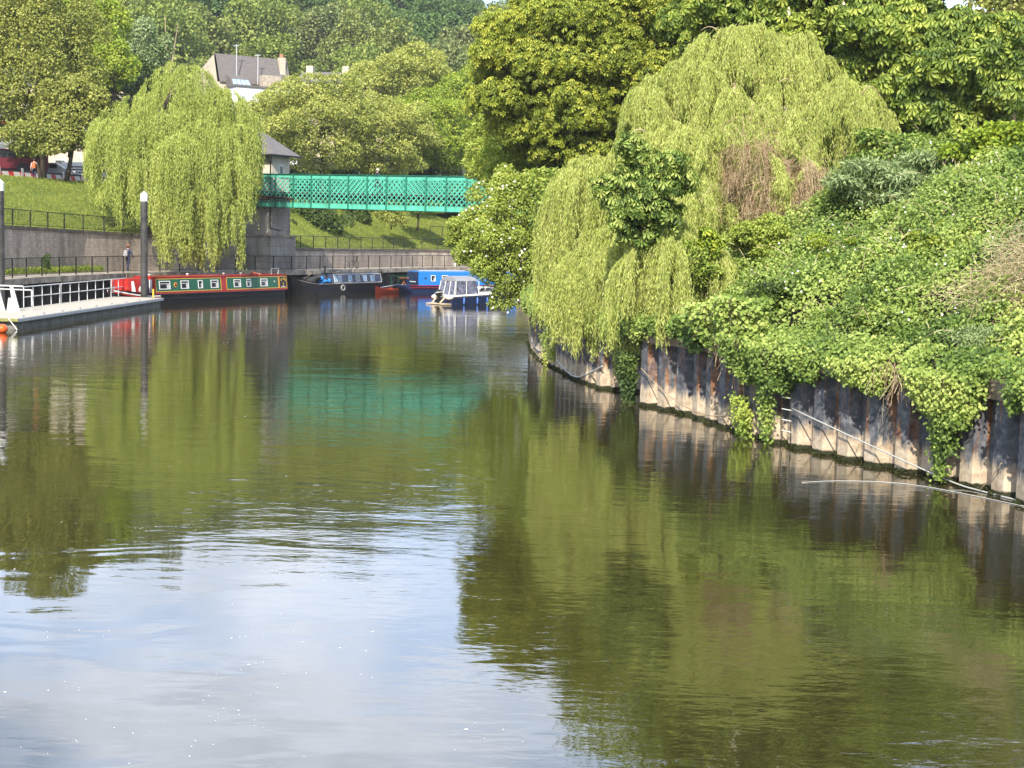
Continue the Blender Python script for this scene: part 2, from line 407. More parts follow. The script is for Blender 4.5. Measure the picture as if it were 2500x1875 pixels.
# ------------------------------------------------------------------ water
def watermat():
    m, nt, out = newmat('river water')
    g = N(nt, 'ShaderNodeNewGeometry')
    b = N(nt, 'ShaderNodeBsdfPrincipled', Roughness=.008)
    b.inputs['IOR'].default_value = 1.95
    b.inputs['Specular IOR Level'].default_value = .5
    cn = N(nt, 'ShaderNodeTexNoise', Scale=.05, Detail=3.0); nt.links.new(g.outputs['Position'], cn.inputs['Vector'])
    cr = ramp(nt, [(.35, (.022, .018, .006)), (.65, (.029, .025, .008))]); nt.links.new(cn.outputs['Fac'], cr.inputs[0])
    nt.links.new(cr.outputs[0], b.inputs['Base Color'])
    def noise(scale, detail, sx, sy, dist=0.0, rough=.5, rot=0.0):
        mp = N(nt, 'ShaderNodeMapping'); mp.inputs['Scale'].default_value = (sx, sy, 1); mp.inputs['Rotation'].default_value = (0, 0, rot)
        nt.links.new(g.outputs['Position'], mp.inputs[0])
        n = N(nt, 'ShaderNodeTexNoise', Scale=scale, Detail=detail, Distortion=dist, Roughness=rough); nt.links.new(mp.outputs[0], n.inputs['Vector'])
        return n.outputs['Fac']
    def math_(op, a, b_, c=None):
        n = N(nt, 'ShaderNodeMath', operation=op)
        for i, x in enumerate((a, b_, c)):
            if x is None: continue
            if isinstance(x, (int, float)): n.inputs[i].default_value = x
            else: nt.links.new(x, n.inputs[i])
        return n.outputs[0]
    # where wind ruffles the surface: large patches, calmer close in on the left
    patch = ramp(nt, [(.40, .12), (.62, 1.0)]); nt.links.new(noise(.07, 3.0, 1.0, 1.5), patch.inputs[0])
    sp = N(nt, 'ShaderNodeSeparateXYZ'); nt.links.new(g.outputs['Position'], sp.inputs[0])
    far = N(nt, 'ShaderNodeMapRange', interpolation_type='SMOOTHSTEP'); far.inputs['From Min'].default_value = 15; far.inputs['From Max'].default_value = 27
    jit = math_('MULTIPLY_ADD', noise(.25, 2.0, 1, 1), 8.0, sp.outputs['Y'])
    jit = math_('MULTIPLY_ADD', sp.outputs['X'], 1.3, jit)
    nt.links.new(jit, far.inputs['Value']); far.inputs['To Min'].default_value = .2; far.inputs['To Max'].default_value = 1.0
    amp = math_('MULTIPLY', far.outputs[0], math_('MULTIPLY_ADD', patch.outputs[0], .55, .45))
    rip = noise(4.2, 2.0, .75, 1.6, .3, .5)         # small wind ripples
    rip2 = noise(1.5, 2.0, .6, 1.5, .5, .5, .3)     # wavelets
    swell = noise(.42, 2.0, .8, 1.3, .8)            # lazy undulation
    fine = noise(11.0, 2.0, .6, 1.7, .2, .5, -.1)
    h = math_('MULTIPLY', math_('ADD', math_('MULTIPLY', rip, .0038), math_('MULTIPLY', rip2, .0075)), amp)
    h = math_('ADD', h, math_('MULTIPLY', swell, .014))
    h = math_('ADD', h, math_('MULTIPLY', fine, math_('MULTIPLY', amp, .0011)))
    bp = N(nt, 'ShaderNodeBump', Strength=1.0, Distance=1.0); nt.links.new(h, bp.inputs['Height'])
    nt.links.new(bp.outputs[0], b.inputs['Normal'])
    nt.links.new(b.outputs[0], out.inputs[0])
    return m
wm = MB(); wm.add([(-150, -20, 0), (150, -20, 0), (150, 260, 0), (-150, 260, 0)], [(0, 1, 2, 3)])
tag(wm.build('water', watermat()), kind='structure')

# ------------------------------------------------------------------ river banks
QP = [(-28.6, 40), (-28.3, 62)] + [tuple(at(x, y, z=1.8)[:2]) for x, y in ((11, 681), (95, 675), (209, 670), (304, 666), (408, 663.5), (573, 661), (737, 659.5), (935, 655), (1076, 652))] + [(2, 146), (14, 153), (40, 160)]
QUAY = PL(QP)      # travelling away from the camera, bank on the LEFT: negative offsets
WPX = [(2500, 1236), (2443, 1212), (2331, 1184), (2222, 1160), (2092, 1132), (1977, 1104), (1850, 1074), (1750, 1040), (1678, 1015), (1557, 989)]
WPX2 = [(1487, 954), (1462, 950), (1409, 930), (1359, 903), (1316, 880), (1297, 857), (1290, 833)]
wa = [at(x, y, z=0) for x, y in WPX]; wb = [at(x, y, z=0) for x, y in WPX2]
inn = V((0.9, 0.3, 0)) * 0.9
near = [(wa[0].x + 6.0, -12.0), (wa[0].x + 2.6, 10.0)]
WP = near + [p[:2] for p in wa] + [(wa[-1] + inn)[:2], (wb[0] + inn)[:2]] + [p[:2] for p in wb] + [(1.2, 69), (2.6, 74), (4.0, 82), (5.0, 92), (5.5, 102), (9, 116), (20, 130), (45, 142)]
WALL = PL(WP)
WS = PL(near + [p[:2] for p in wa] + [p[:2] for p in wb] + [(1.2, 69), (2.6, 74), (4.0, 82), (5.0, 92), (5.5, 102), (9, 116), (20, 130), (45, 142)])   # smooth version
def wall_Y(px):
    xs = [p[0] for p in reversed(WPX + WPX2)]; ys = [q.y for q in reversed(wa + wb)]
    return float(np.interp(px, xs, ys))

# left side: quay, path, wall, bank
def wtop(t):       # top of the masonry wall behind the path
    return float(np.interp(t, [0, QUAY.near(*at(11, 681, z=1.8)[:2]), QUAY.near(*at(304, 666, z=1.8)[:2]), QUAY.near(*at(640, 660, z=1.8)[:2]), QUAY.near(*at(740, 660, z=1.8)[:2]), QUAY.L], [4.9, 4.65, 4.3, 3.9, 3.25, 3.1]))
qs = strip(QUAY, 0, QUAY.L, 1.0, [(0.35, 1.45), (0.35, 1.8), (-0.35, 1.8), (-0.35, 1.45)], closed=True)
q = thing('quay_wall', 'old stained quay wall with an overhanging concrete edge along the towpath', 'quay wall', (-25, 95, 0))
qs.build('coping', M['oldconc'], q, origin=q.location)
corr = MB(); secs = []
for i, t in enumerate(np.arange(0, QUAY.L, .45)):
    o = (-.1 if i % 2 else .08)
    for tt in (t, t + .3):
        p = QUAY.off(tt, o - .12); secs.append([(p[0], p[1], -1.5), (p[0], p[1], 1.46)])
corr.loft(secs).build('steel_piling', M['darkpile'], q, origin=q.location)
strip(QUAY, 0, QUAY.L, 1.0, [(-.35, 1.797), (-3.4, 1.797)]).build('towpath', M['path']).update_tag()
tag(bpy.data.objects['towpath'], kind='structure')
rw = thing('retaining_wall', 'long weathered masonry wall holding up the grass bank behind the towpath', 'wall', (-28, 95, 1.8))
tps = QUAY.near(*at(655, 660, z=1.8)[:2])
m_ = strip(QUAY, 0, QUAY.L, 1.0, [(-3.0, 0), (-3.0, 1), (-3.5, 1), (-3.5, 0)], closed=True, zf=lambda t, o, z: 1.5 if z == 0 else wtop(t))
m_.build('masonry', M['wallbrick'], rw, origin=rw.location)
m_ = strip(QUAY, 0, QUAY.L, 1.0, [(-2.93, 0), (-2.93, 1), (-3.56, 1), (-3.56, 0)], closed=True, zf=lambda t, o, z: wtop(t) + .003 + z * .2)
m_.build('coping', basic('dark coping stone', (.07, .06, .052), .9, var=.4, c2=(.2, .17, .14)), rw, origin=rw.location)
def bank_z(t, o):
    o = abs(o); top = wtop(t)
    hi = float(np.interp(t, [0, QUAY.near(*at(304, 666, z=1.8)[:2]), QUAY.L * .62, QUAY.L], [8.9, 8.2, 7.8, 7.3]))
    k = min(1, max(0, (o - 3.5) / 9.5)); k = k * k * (3 - 2 * k) * .55 + k * .45
    return top + .02 + (hi - top - .02) * k + 0.10 * math.sin(o * 1.7 + t * .9) * k * (1 - k)
def grassmat(name, a, b_, c):
    m = basic(name, a, .9, var=.5, scale=14, bump=.05, spec=.15)
    return m
gm, nt, out = newmat('lawn soil and short grass')
b = N(nt, 'ShaderNodeBsdfPrincipled', Roughness=.9); b.inputs['Specular IOR Level'].default_value = .15
g = N(nt, 'ShaderNodeNewGeometry')
n1 = N(nt, 'ShaderNodeTexNoise', Scale=.5, Detail=5.0); n2 = N(nt, 'ShaderNodeTexNoise', Scale=9.0, Detail=5.0)
for n in (n1, n2): nt.links.new(g.outputs['Position'], n.inputs['Vector'])
r1 = ramp(nt, [(.35, (.11, .15, .025)), (.65, (.20, .23, .04))]); nt.links.new(n1.outputs['Fac'], r1.inputs[0])
r2 = ramp(nt, [(.3, .45), (.7, 1.5)]); nt.links.new(n2.outputs['Fac'], r2.inputs[0])
mm = N(nt, 'ShaderNodeMixRGB', blend_type='MULTIPLY'); mm.inputs[0].default_value = 1; nt.links.new(r1.outputs[0], mm.inputs[1]); nt.links.new(r2.outputs[0], mm.inputs[2])
nt.links.new(mm.outputs[0], b.inputs['Base Color'])
bp = N(nt, 'ShaderNodeBump', Strength=1, Distance=.08); nt.links.new(n2.outputs['Fac'], bp.inputs['Height']); nt.links.new(bp.outputs[0], b.inputs['Normal'])
nt.links.new(b.outputs[0], out.inputs[0]); M['lawn'] = gm
offs = [-3.5 - i * .75 for i in range(19)]
strip(QUAY, 0, QUAY.L, 1.0, [(o, 0) for o in offs], zf=lambda t, o, z: bank_z(t, o), e=6).build('grass_bank', gm)
tag(bpy.data.objects['grass_bank'], kind='structure')
strip(QUAY, 0, QUAY.L, 1.5, [(-17, 0), (-18, .02), (-26, .02), (-60, .02)], zf=lambda t, o, z: bank_z(t, -17) - (.0 if o > -17.5 else -.02), e=10).build('road', M['road'])
tag(bpy.data.objects['road'], kind='structure')
# short grass blades on the lawn
GR = leafmat('grass blades', [(.14, .19, .03), (.23, .28, .045), (.36, .38, .07)], .3, .6, .3, .6)
lv = Leaves(); n = 60000
tt = RNG.uniform(QUAY.near(-27.5, 74), QUAY.near(-2, 143), n); oo = RNG.uniform(-16.8, -3.6, n)
P2 = QUAY.off(tt, oo, 6)
z = np.array([bank_z(a, o) for a, o in zip(tt, oo)])
P3 = np.column_stack([P2, z]); T = rdir(n) * .5 + np.array([0, 0, 1.0])
lv.rhomb(P3, T, rdir(n), RNG.uniform(.07, .2, n), RNG.uniform(.03, .07, n))
tag(lv.build('grass', GR), 'short sunlit grass covering the sloping bank above the towpath wall', 'grass', kind='stuff')

# right bank terrain
def rb_z(o):
    o = np.asarray(o, float)
    return 2.05 + np.interp(o, [0, .5, 4, 8, 14, 30, 90], [0, 0, 1.8, 3.9, 5.2, 6.0, 8.0])
soil = basic('dark leaf litter soil', (.035, .028, .016), .95, var=.5, scale=2, bump=.05)
strip(WS, 0, WS.L, 2.0, [(o, 0) for o in (.45, 1, 2, 3, 4, 5, 6, 7, 8, 10, 12, 14, 18, 24, 34, 60, 110)], zf=lambda t, o, z: float(rb_z(o)), e=14).build('right_bank_ground', soil)
tag(bpy.data.objects['right_bank_ground'], kind='structure')
# sheet pile wall
sp_ = thing('sheet_pile_wall', 'rust-stained corrugated steel piling wall holding the overgrown right bank', 'piling wall', (6, 40, 0))
per = .92; prof = []; t = 0.0
while t < WALL.L - per:
    for dt, o in ((0, 0), (.36, 0), (.47, .27), (.81, .27)):
        prof.append((t + dt, o))
    t += per
secs = []
for t, o in prof:
    p = WALL.off(t, o, .35); secs.append([(p[0], p[1], -1.5), (p[0], p[1], -.1), (p[0], p[1], .6), (p[0], p[1], 1.84)])
MB().loft(secs).build('sheet_piling', M['piling'], sp_, origin=sp_.location)
strip(WS, 0, WS.L, .6, [(-.07, 1.84), (-.07, 2.18), (.55, 2.18), (.55, 1.84)], closed=True, e=.6).build('capping_beam', basic('weathered capping concrete', (.22, .17, .12), .9, var=.45, c2=(.38, .31, .22), bump=.01), sp_, origin=sp_.location)

# weed skirt at the foot of the wall
lv = Leaves(); n = 9000
tt = RNG.uniform(WALL.near(9.5, 24), WALL.near(1, 66), n); pf = np.interp((tt % per), [0, .36, .47, .81, .92], [0, 0, .27, .27, 0])
P2 = WALL.off(tt, pf - .03 - RNG.random(n) * .05, .35)
lv.oval(np.column_stack([P2, RNG.uniform(-.02, .07 + .04 * np.sin(tt * 3), n)]), rdir(n), rdir(n), RNG.uniform(.02, .05, n), .03)
tag(lv.build('moss_skirt', leafmat('wet moss', [(.02, .022, .006), (.035, .045, .01), (.07, .085, .02)], .1, .7)), 'dark green moss growing along the waterline of the steel piling', 'moss', kind='stuff')

# ------------------------------------------------------------------ foliage builders
LM = {
 'yellowgreen': leafmat('chestnut young leaves', [(.15, .20, .03), (.31, .38, .05), (.56, .59, .10)], .4),
 'darkchest': leafmat('chestnut mature leaves', [(.09, .155, .028), (.23, .32, .05), (.48, .55, .11)], .35, .45),
 'willow': leafmat('willow leaves', [(.29, .36, .07), (.49, .57, .14), (.76, .80, .31)], .4, .6, .35, .6),
 'willowfar': leafmat('far willow leaves', [(.25, .31, .055), (.42, .49, .11), (.64, .68, .23)], .38, .6, .35, .4),
 'olive': leafmat('olive green leaves', [(.15, .18, .035), (.28, .31, .06), (.47, .48, .13)], .3, .6),
 'mid': leafmat('mid yellow green leaves', [(.20, .25, .05), (.38, .42, .09), (.58, .59, .18)], .33, .6),
 'bright': leafmat('bright green leaves', [(0.132, 0.220, 0.020), (0.275, 0.370, 0.036), (0.473, 0.530, 0.072)], .33, .55),
 'grey': leafmat('grey green leaves', [(.13, .20, .07), (.25, .34, .14), (.42, .50, .26)], .25, .6),
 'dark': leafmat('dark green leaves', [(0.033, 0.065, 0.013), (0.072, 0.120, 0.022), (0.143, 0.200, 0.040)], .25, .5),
 'bramble': leafmat('bramble leaves', [(.07, .13, .025), (.22, .32, .06), (.45, .52, .14)], .32, .5, .45, .5),
 'bush': leafmat('rose bush leaves', [(0.187, 0.260, 0.040), (0.341, 0.430, 0.072), (0.550, 0.600, 0.144)], .35, .55),
 'hill_a': leafmat('hill wood leaves fresh', [(.11, .16, .03), (.21, .28, .05), (.36, .41, .10)], .25, .7),
 'hill_b': leafmat('hill wood leaves dark', [(.05, .11, .03), (.10, .18, .045), (.18, .27, .07)], .2, .7),
 'hill_c': leafmat('hill wood leaves grey', [(0.110, 0.150, 0.048), (0.187, 0.230, 0.076), (0.297, 0.330, 0.120)], .2, .7),
 'hill_d': leafmat('hill wood leaves olive', [(.13, .17, .04), (.23, .28, .065), (.36, .40, .12)], .25, .7),
 'twig': leafmat('yellow green twigs', [(.30, .33, .09), (.42, .44, .14), (.55, .52, .22)], .2, .7),
 'dead': leafmat('dead brown stems', [(.19, .12, .065), (.37, .26, .15), (.58, .46, .31)], .15, .8),
 'straw': leafmat('dry straw stems', [(.30, .23, .13), (.48, .39, .24), (.68, .58, .40)], .15, .8),
}
M['bark'] = basic('rough bark', (.06, .045, .03), .95, var=.5, scale=5, bump=.03, stretch=(1, 1, .3))
M['palebark'] = basic('pale twig bark', (.42, .34, .20), .8, var=.3)
M['petal'] = basic('white petals', (.85, .84, .8), .6, var=.05)
M['candle'] = basic('cream chestnut blossom', (.75, .62, .52), .7, var=.2, scale=20)

def blobs_for(c, R, nb, rs=(.26, .42), seed=0, up=.15, flat=.75, core=True):
    g = np.random.default_rng(seed)
    B = []
    if core: B.append((*c, .66 * R[0], .66 * R[1], .66 * R[2]))
    for i in range(nb):
        d = nrm(g.normal(size=(1, 3)))[0]; d[2] = d[2] * .9 + up
        k = g.uniform(.55, .88) if i > nb * .25 else g.uniform(.2, .6)
        r = g.uniform(*rs) * (1.15 - .3 * k)
        B.append((*(np.array(c) + d * k * np.array(R)), *(r * np.array([R[0], R[1], R[2] * flat]))))
    return np.array(B)
def scatter(B, n, g, lo=.72, hi=1.04, cull=.62):
    wts = (B[:, 3] * B[:, 4] + B[:, 3] * B[:, 5]); wts = wts / wts.sum()
    idx = g.choice(len(B), size=n, p=wts); d = nrm(g.normal(size=(n, 3))); d[:, 2] = np.where(d[:, 2] < -.7, -d[:, 2], d[:, 2])
    rr = g.uniform(lo, hi, n) * (1 + .10 * np.sin(d[:, 0] * 7 + idx) * np.cos(d[:, 2] * 6 + idx * 1.7))
    P = B[idx, :3] + d * B[idx, 3:] * rr[:, None]
    keep = np.ones(n, bool)
    for j in range(len(B)):
        q = (P - B[j, :3]) / B[j, 3:]
        keep &= ~(((q * q).sum(1) < cull * cull) & (idx != j))
    return P[keep], nrm(d[keep] / B[idx[keep], 3:])

def branches(base, c, R, B, r0, seed, nl=9, mats=None):
    g = random.Random(seed); m = MB()
    base = V(base); c = V(c)
    top = V((c.x, c.y, c.z + R[2] * .45))
    pts = [base + V((0, 0, -.3))]
    for k in range(1, 6):
        p = base.lerp(top, k / 5) + V((g.uniform(-1, 1), g.uniform(-1, 1), 0)) * r0 * 1.2; pts.append(p)
    m.tube(pts, [r0 * 1.25] + [r0 * (1 - .16 * k) for k in range(1, 6)], 8)
    order = list(range(len(B))); g.shuffle(order)
    for j in order[:nl]:
        e = V(B[j, :3]); k = g.uniform(.3, .8); s = base.lerp(top, k)
        mid = s.lerp(e, .5) + V((0, 0, g.uniform(-.1, .25) * R[2] * .3))
        m.tube([s, s.lerp(mid, .6), mid, e], [r0 * .5, r0 * .38, r0 * .26, r0 * .08], 6)
    return m

def tree(name, label, cat, px, py, rx, ry, Y, zg, mat, nb=34, nl=24000, L=.2, W=.12, style='leaf', seed=1, r0=.25, group=None, depth=.85, basepx=None, limbs=9, flat=.75, rs=(.26, .42), bark='bark', trunk=True, up=.4, cname='crown', core=True, lo=.72, hi=1.04):
    s = F / Y; c = at(px, py, Y=Y); R = (rx / s, rx / s * depth, ry / s)
    bp_ = c if basepx is None else at(basepx, py, Y=Y)
    base = (bp_.x, bp_.y, zg)
    o = thing(name, label, cat, base, 0, group)
    B = blobs_for(c, R, nb, rs, seed, flat=flat, core=core); g = np.random.default_rng(seed + 50)
    P, Nn = scatter(B, nl, g, lo, hi)
    n = len(P); lv = Leaves()
    if style == 'leaf':
        T = rdir(n, g) + Nn * .4 + np.array([0, 0, -.3]); NN = Nn * .7 + np.array([0, -.1, up]) + rdir(n, g) * .6
        lv.rhomb(P, T, NN, g.uniform(.6, 1.2, n) * L, g.uniform(.7, 1.2, n) * W)
    elif style == 'oval':
        T = rdir(n, g) + Nn * .5 + np.array([0, 0, -.2]); NN = Nn * .6 + np.array([0, -.1, up]) + rdir(n, g) * .5
        lv.oval(P, T, NN, g.uniform(.6, 1.2, n) * L, g.uniform(.7, 1.2, n) * W)
    elif style == 'palm':     # palmate fans of drooping leaflets
        ax = nrm(Nn * .75 + np.array([0, -.15, .55]) + rdir(n, g) * .35)
        a = nrm(np.cross(ax, rdir(n, g))); b_ = np.cross(ax, a); rv = g.random(n)
        for k in range(6):
            th = -2.1 + k * .84
            T = a * math.cos(th) + b_ * math.sin(th) - ax * .25
            sz = (1 - .28 * abs(k - 2.5) / 2.5) * g.uniform(.8, 1.1, n) * L
            lv.oval(P, T, ax + T * .2, sz, sz * .42, np.clip(rv + g.normal(size=n) * .06, 0, 1), .35, .2, 1.0)
    elif style == 'feather':  # pinnate sprays
        T0 = nrm(Nn * .6 + rdir(n, g) * .7 + np.array([0, -.1, .1])); S = nrm(np.cross(T0, np.array([0, 0, 1.0]) + rdir(n, g) * .3)); U = np.cross(S, T0); rv = g.random(n)
        for k in range(5):
            for sg in (-1, 1):
                lv.rhomb(P + T0 * (L * (k + .5) * .25)[..., None] if not np.isscalar(L) else P + T0 * L * (k + .5) * .25, T0 * .5 + S * sg, U, L * .45, W, rv, .2)
    lv.build(cname, mat, o, origin=o.location)
    if trunk:
        branches(base, c, R, B, r0, seed, limbs).build('trunk', M[bark], o, origin=o.location, smooth=True)
    return o, B, c, R

def strands(lv, stem, S0, rad, Ln, dens, L, W, g, out=.35, wob=.08):
    """hanging willow strands: S0 starts, rad outward unit vectors, Ln lengths"""
    n = len(S0)
    a = g.uniform(.5, 1.4, n)[:, None] * out
    ph = g.uniform(0, 6.28, n); fr = g.uniform(1.0, 2.2, n)
    def path(s, i):
        s = s[:, None]
        w_ = np.stack([np.sin(ph[i] + s[:, 0] * fr[i]), np.cos(ph[i] * 1.7 + s[:, 0] * fr[i]), np.zeros(len(i))], 1) * wob * np.minimum(s, 1.5)
        return S0[i] + rad[i] * a[i] * (1 - np.exp(-s / .6)) + np.array([0, 0, -1.0]) * np.maximum(0, s - .35 * (1 - np.exp(-s / .35))) + w_
    cnt = np.maximum(2, (Ln * dens).astype(int)); idx = np.repeat(np.arange(n), cnt)
    s = g.random(len(idx)) ** .85 * Ln[idx]
    P = path(s, idx)
    T = np.array([0, 0, -1.0]) + rdir(len(idx), g) * .55
    rv = np.clip(g.random(n)[idx] * .6 + g.random(len(idx)) * .4, 0, 1)
    lv.rhomb(P, T, rdir(len(idx), g) + np.array([0, -.4, .2]), g.uniform(.6, 1.2, len(idx)) * L, W, rv, .1)
    if stem is not None:
        k = 5; ii = np.arange(n)
        for j in range(k):
            stem.ribbon(path(Ln * j / k, ii), path(Ln * (j + 1) / k, ii), W * .35)
def dome_strands(lv, stem, c, rx, ry, cap, zb, nt_, ns, dens, L, W, g, inner=.0, lenvar=(.55, 1.0), sp=.10):
    """umbrella of strands: c = top centre, cap = dome height, zb = bottom level"""
    th = g.uniform(0, 2 * PI, nt_); rho = np.sqrt(g.uniform(inner, 1, nt_))
    th_ = np.repeat(th, ns) + g.normal(size=nt_ * ns) * sp; rh_ = np.clip(np.repeat(rho, ns) + g.normal(size=nt_ * ns) * sp * .5, 0, 1.08)
    rad = np.stack([np.cos(th_), np.sin(th_), np.zeros(len(th_))], 1)
    z = c[2] - cap * rh_ ** 2.2
    z = z + .14 * np.sin(th_ * 3 + c[0] * 7) * rh_ * cap + np.repeat(g.normal(size=nt_) * .07, ns)
    S0 = np.stack([c[0] + rx * rh_ * rad[:, 0], c[1] + ry * rh_ * rad[:, 1], z], 1) + g.normal(size=(len(z), 3)) * .05
    full = np.maximum(.5, z - zb)
    Ln = full * np.repeat(g.uniform(*lenvar, nt_), ns) * g.uniform(.75, 1.0, len(z)) * np.interp(rh_, [0, 1], [.75, 1])
    strands(lv, stem, S0, rad, Ln, dens, L, W, g)

# ------------------------------------------------------------------ the big willow on the right bank
def willow_right():
    g = np.random.default_rng(5)
    base = at(1790, 700, Y=48.5); base = V((base.x, base.y, float(rb_z(4))))
    o = thing('weeping_willow', 'pale yellow-green weeping willow spilling over the steel piling on the right bank', 'tree', base)
    lv = Leaves(); st = Leaves(); lb = MB()
    doms = [ # px, ytop, half width px, ybottom, Y, cap m, tufts
        (1840, 58, 115, 330, 50.0, 1.2, 44), (1945, 85, 85, 350, 49.5, 1.1, 28), (1745, 78, 85, 400, 50.5, 1.1, 30), (1690, 130, 60, 400, 50.0, .9, 18), (1630, 185, 85, 470, 49.5, 1.0, 30), (1575, 212, 50, 450, 49.2, .7, 14),
        (2060, 185, 105, 440, 48.5, 1.2, 44), (2125, 225, 58, 450, 48.0, 1.1, 22), (1790, 215, 110, 430, 48.2, 1.9, 34), (1900, 260, 90, 430, 47.6, 1.6, 30), (1560, 330, 75, 560, 48.0, 1.0, 28), (1640, 300, 80, 520, 47.6, 1.0, 22),
        (1690, 310, 105, 540, 47.0, 1.8, 30), (2010, 340, 80, 480, 46.6, 1.3, 18), (1450, 385, 95, 800, 48.4, .9, 46), (1392, 430, 62, 860, 48.4, .9, 30), (1500, 560, 60, 890, 45.6, 1.0, 28),
        (1600, 490, 80, 780, 43.4, 1.0, 26), (1660, 560, 80, 890, 41.8, 1.0, 34), (1735, 600, 50, 850, 40.7, .8, 22), (1590, 690, 45, 960, 42.2, .6, 16), (1700, 440, 90, 700, 45.2, 1.1, 22), (1425, 620, 88, 890, 46.7, .8, 34), (1370, 700, 40, 880, 47.5, .5, 14), (1900, 330, 60, 450, 45.3, .8, 11), (1872, 380, 22, 590, 44.5, .4, 5), (1925, 420, 18, 600, 44.3, .3, 4), (1985, 400, 22, 520, 44.5, .4, 4)] + [(g.uniform(*q_[0]), g.uniform(*q_[1]), g.uniform(28, 50), 0, q_[2], g.uniform(.5, 1.0), 9) for q_ in (((1700, 1950), (110, 220), 48.4), ((1600, 1700), (260, 420), 47.0), ((1970, 2140), (200, 330), 47.4), ((1640, 1780), (300, 480), 46.0), ((1400, 1500), (500, 640), 46.4), ((1700, 1900), (180, 300), 47.6)) for _ in range(2)] + [(1560, 610, 45, 900, 40.9, .5, 12), (1640, 590, 50, 880, 40.1, .5, 12)]
    for px, yt, hw, yb, Y, cap, nt_ in doms:
        yb = yb or yt + g.uniform(150, 260); c = at(px, yt, Y=Y); s = F / Y; zb = at(px, yb, Y=Y).z
        dome_strands(lv, st, c, hw / s, hw / s * .8, cap, zb, int(nt_ * .9), 40, 17, .14, .024, g, lenvar=(.42, 1.1), sp=.05)
        k = g.integers(0, 99)
        j = base + V((0, 0, g.uniform(1, 3)))
        if Y < 47.9 or px < 1500: continue
        # limb with an arching end that shows above the foliage
        mid = V(j).lerp(c, .6) + V((0, .9, .3)); lb.tube([V(j) + V((0, .6, 0)), V(j).lerp(mid, .5) + V((0, .4, 0)), mid, c + V((0, .3, -.35))], [.14, .11, .07, .035], 6)
        sg = 1 if px > 1800 else -1
        if g.random() < .55: continue
        pts = [c + V((sg * q_ * hw / s, -.25, .06 - cap * abs(q_) ** 2.2 + .12 * math.sin(q_ * 5 + k))) for q_ in np.linspace(g.uniform(-.5, 0), g.uniform(.4, .9), 8)]
        lb.tube(pts, list(np.linspace(.026, .008, 8)), 5)
    lv.build('crown', LM['willow'], o, origin=base)
    st.build('twigs', LM['twig'], o, origin=base)
    lb.tube([base + V((0, 0, -.4)), base + V((.1, 0, 2)), base + V((-.1, .2, 5.0)), at(1800, 150, Y=50)], [.45, .38, .26, .08], 10)
    lb.build('trunk', M['palebark'], o, origin=base, smooth=True)
    # dead brown stems hanging in the middle
    ds = Leaves(); dl = Leaves()
    for px, yt, hw, yb, Y, cap, nt_ in ((1835, 345, 58, 560, 44.9, .4, 16), (1960, 390, 55, 620, 44.7, .4, 20), (1895, 460, 60, 630, 44.8, .3, 12), (1790, 420, 25, 560, 44.9, .2, 5)):
        c = at(px, yt, Y=Y); s = F / Y
        dome_strands(dl, ds, c, hw / s, hw / s * .7, cap, at(px, yb, Y=Y).z, nt_, 18, 6, .06, .022, g)
    n = 1500
    P = np.concatenate([np.array(at(a, b_, Y=44.8))[None] + g.normal(size=(n // 2, 3)) * np.array([.5, .3, .9]) for a, b_ in ((1840, 430), (1960, 500))])
    ds.ribbon(P, P + rdir(n, g) * g.uniform(.2, .7, n)[:, None] * np.array([1, .6, 1.0]) + np.array([0, 0, -.25]), .012)
    dd = thing('dead_vine', 'tangled dead brown vine hanging in the middle of the right bank willow', 'dead vine', at(1900, 480, Y=45.7))
    dl.build('dry_leaves', LM['dead'], dd, origin=dd.location); ds.build('stems', LM['dead'], dd, origin=dd.location)
willow_right()

def willow_left():
    g = np.random.default_rng(6)
    base = at(372, 560, Y=103); base = V((base.x, base.y, 4.3))
    o = thing('weeping_willow', 'rounded weeping willow trailing over the red and green narrowboat on the left', 'tree', base)
    lv = Leaves(); st = Leaves(); lb = MB()
    doms = [(440, 150, 115, 480, 104, 3.0, 46), (330, 235, 105, 480, 103, 2.6, 40), (540, 215, 90, 480, 103, 2.4, 36), (270, 285, 52, 520, 102, 1.8, 26), (390, 250, 110, 560, 101, 2.4, 42),
            (500, 290, 100, 560, 100, 2.2, 44), (590, 300, 42, 520, 101, 1.6, 18), (330, 390, 60, 590, 100, 1.8, 26), (440, 330, 80, 650, 98, 1.8, 34), (540, 370, 75, 600, 99, 1.6, 28), (400, 450, 50, 600, 98, 1.2, 16),
            (440, 470, 36, 695, 97, 1.0, 15), (495, 450, 45, 700, 97, 1.0, 22), (555, 470, 28, 690, 98, .8, 10), (285, 430, 40, 545, 101, 1.2, 12), (470, 560, 20, 690, 97, .4, 5), (245, 320, 22, 480, 102, .8, 7)]
    for px, yt, hw, yb, Y, cap, nt_ in doms:
        c = at(px, yt, Y=Y); s = F / Y; zb = at(px, yb, Y=Y).z
        dome_strands(lv, None, c, hw / s, hw / s * .85, cap, zb, int(nt_ * 1.4), 19, 8, .22, .045, g, lenvar=(.5, 1.02), sp=.075)
        lb.tube([base + V((0, 0, 2.5)), base.lerp(c, .6) + V((0, 0, .6)), c + V((0, 0, -.3))], [.22, .12, .03], 6)
    lv.build('crown', LM['willowfar'], o, origin=base)
    lb.tube([base + V((0, 0, -.4)), base + V((.1, 0, 3)), base + V((-.1, .2, 7.0)), at(430, 200, Y=103)], [.5, .42, .3, .1], 10)
    lb.tube([at(372, 420, Y=100.5), at(385, 370, Y=100.3), at(400, 350, Y=100), at(412, 360, Y=99.8)], [.1, .08, .06, .03], 6)
    lb.build('trunk', M['bark'], o, origin=base, smooth=True)
willow_left()

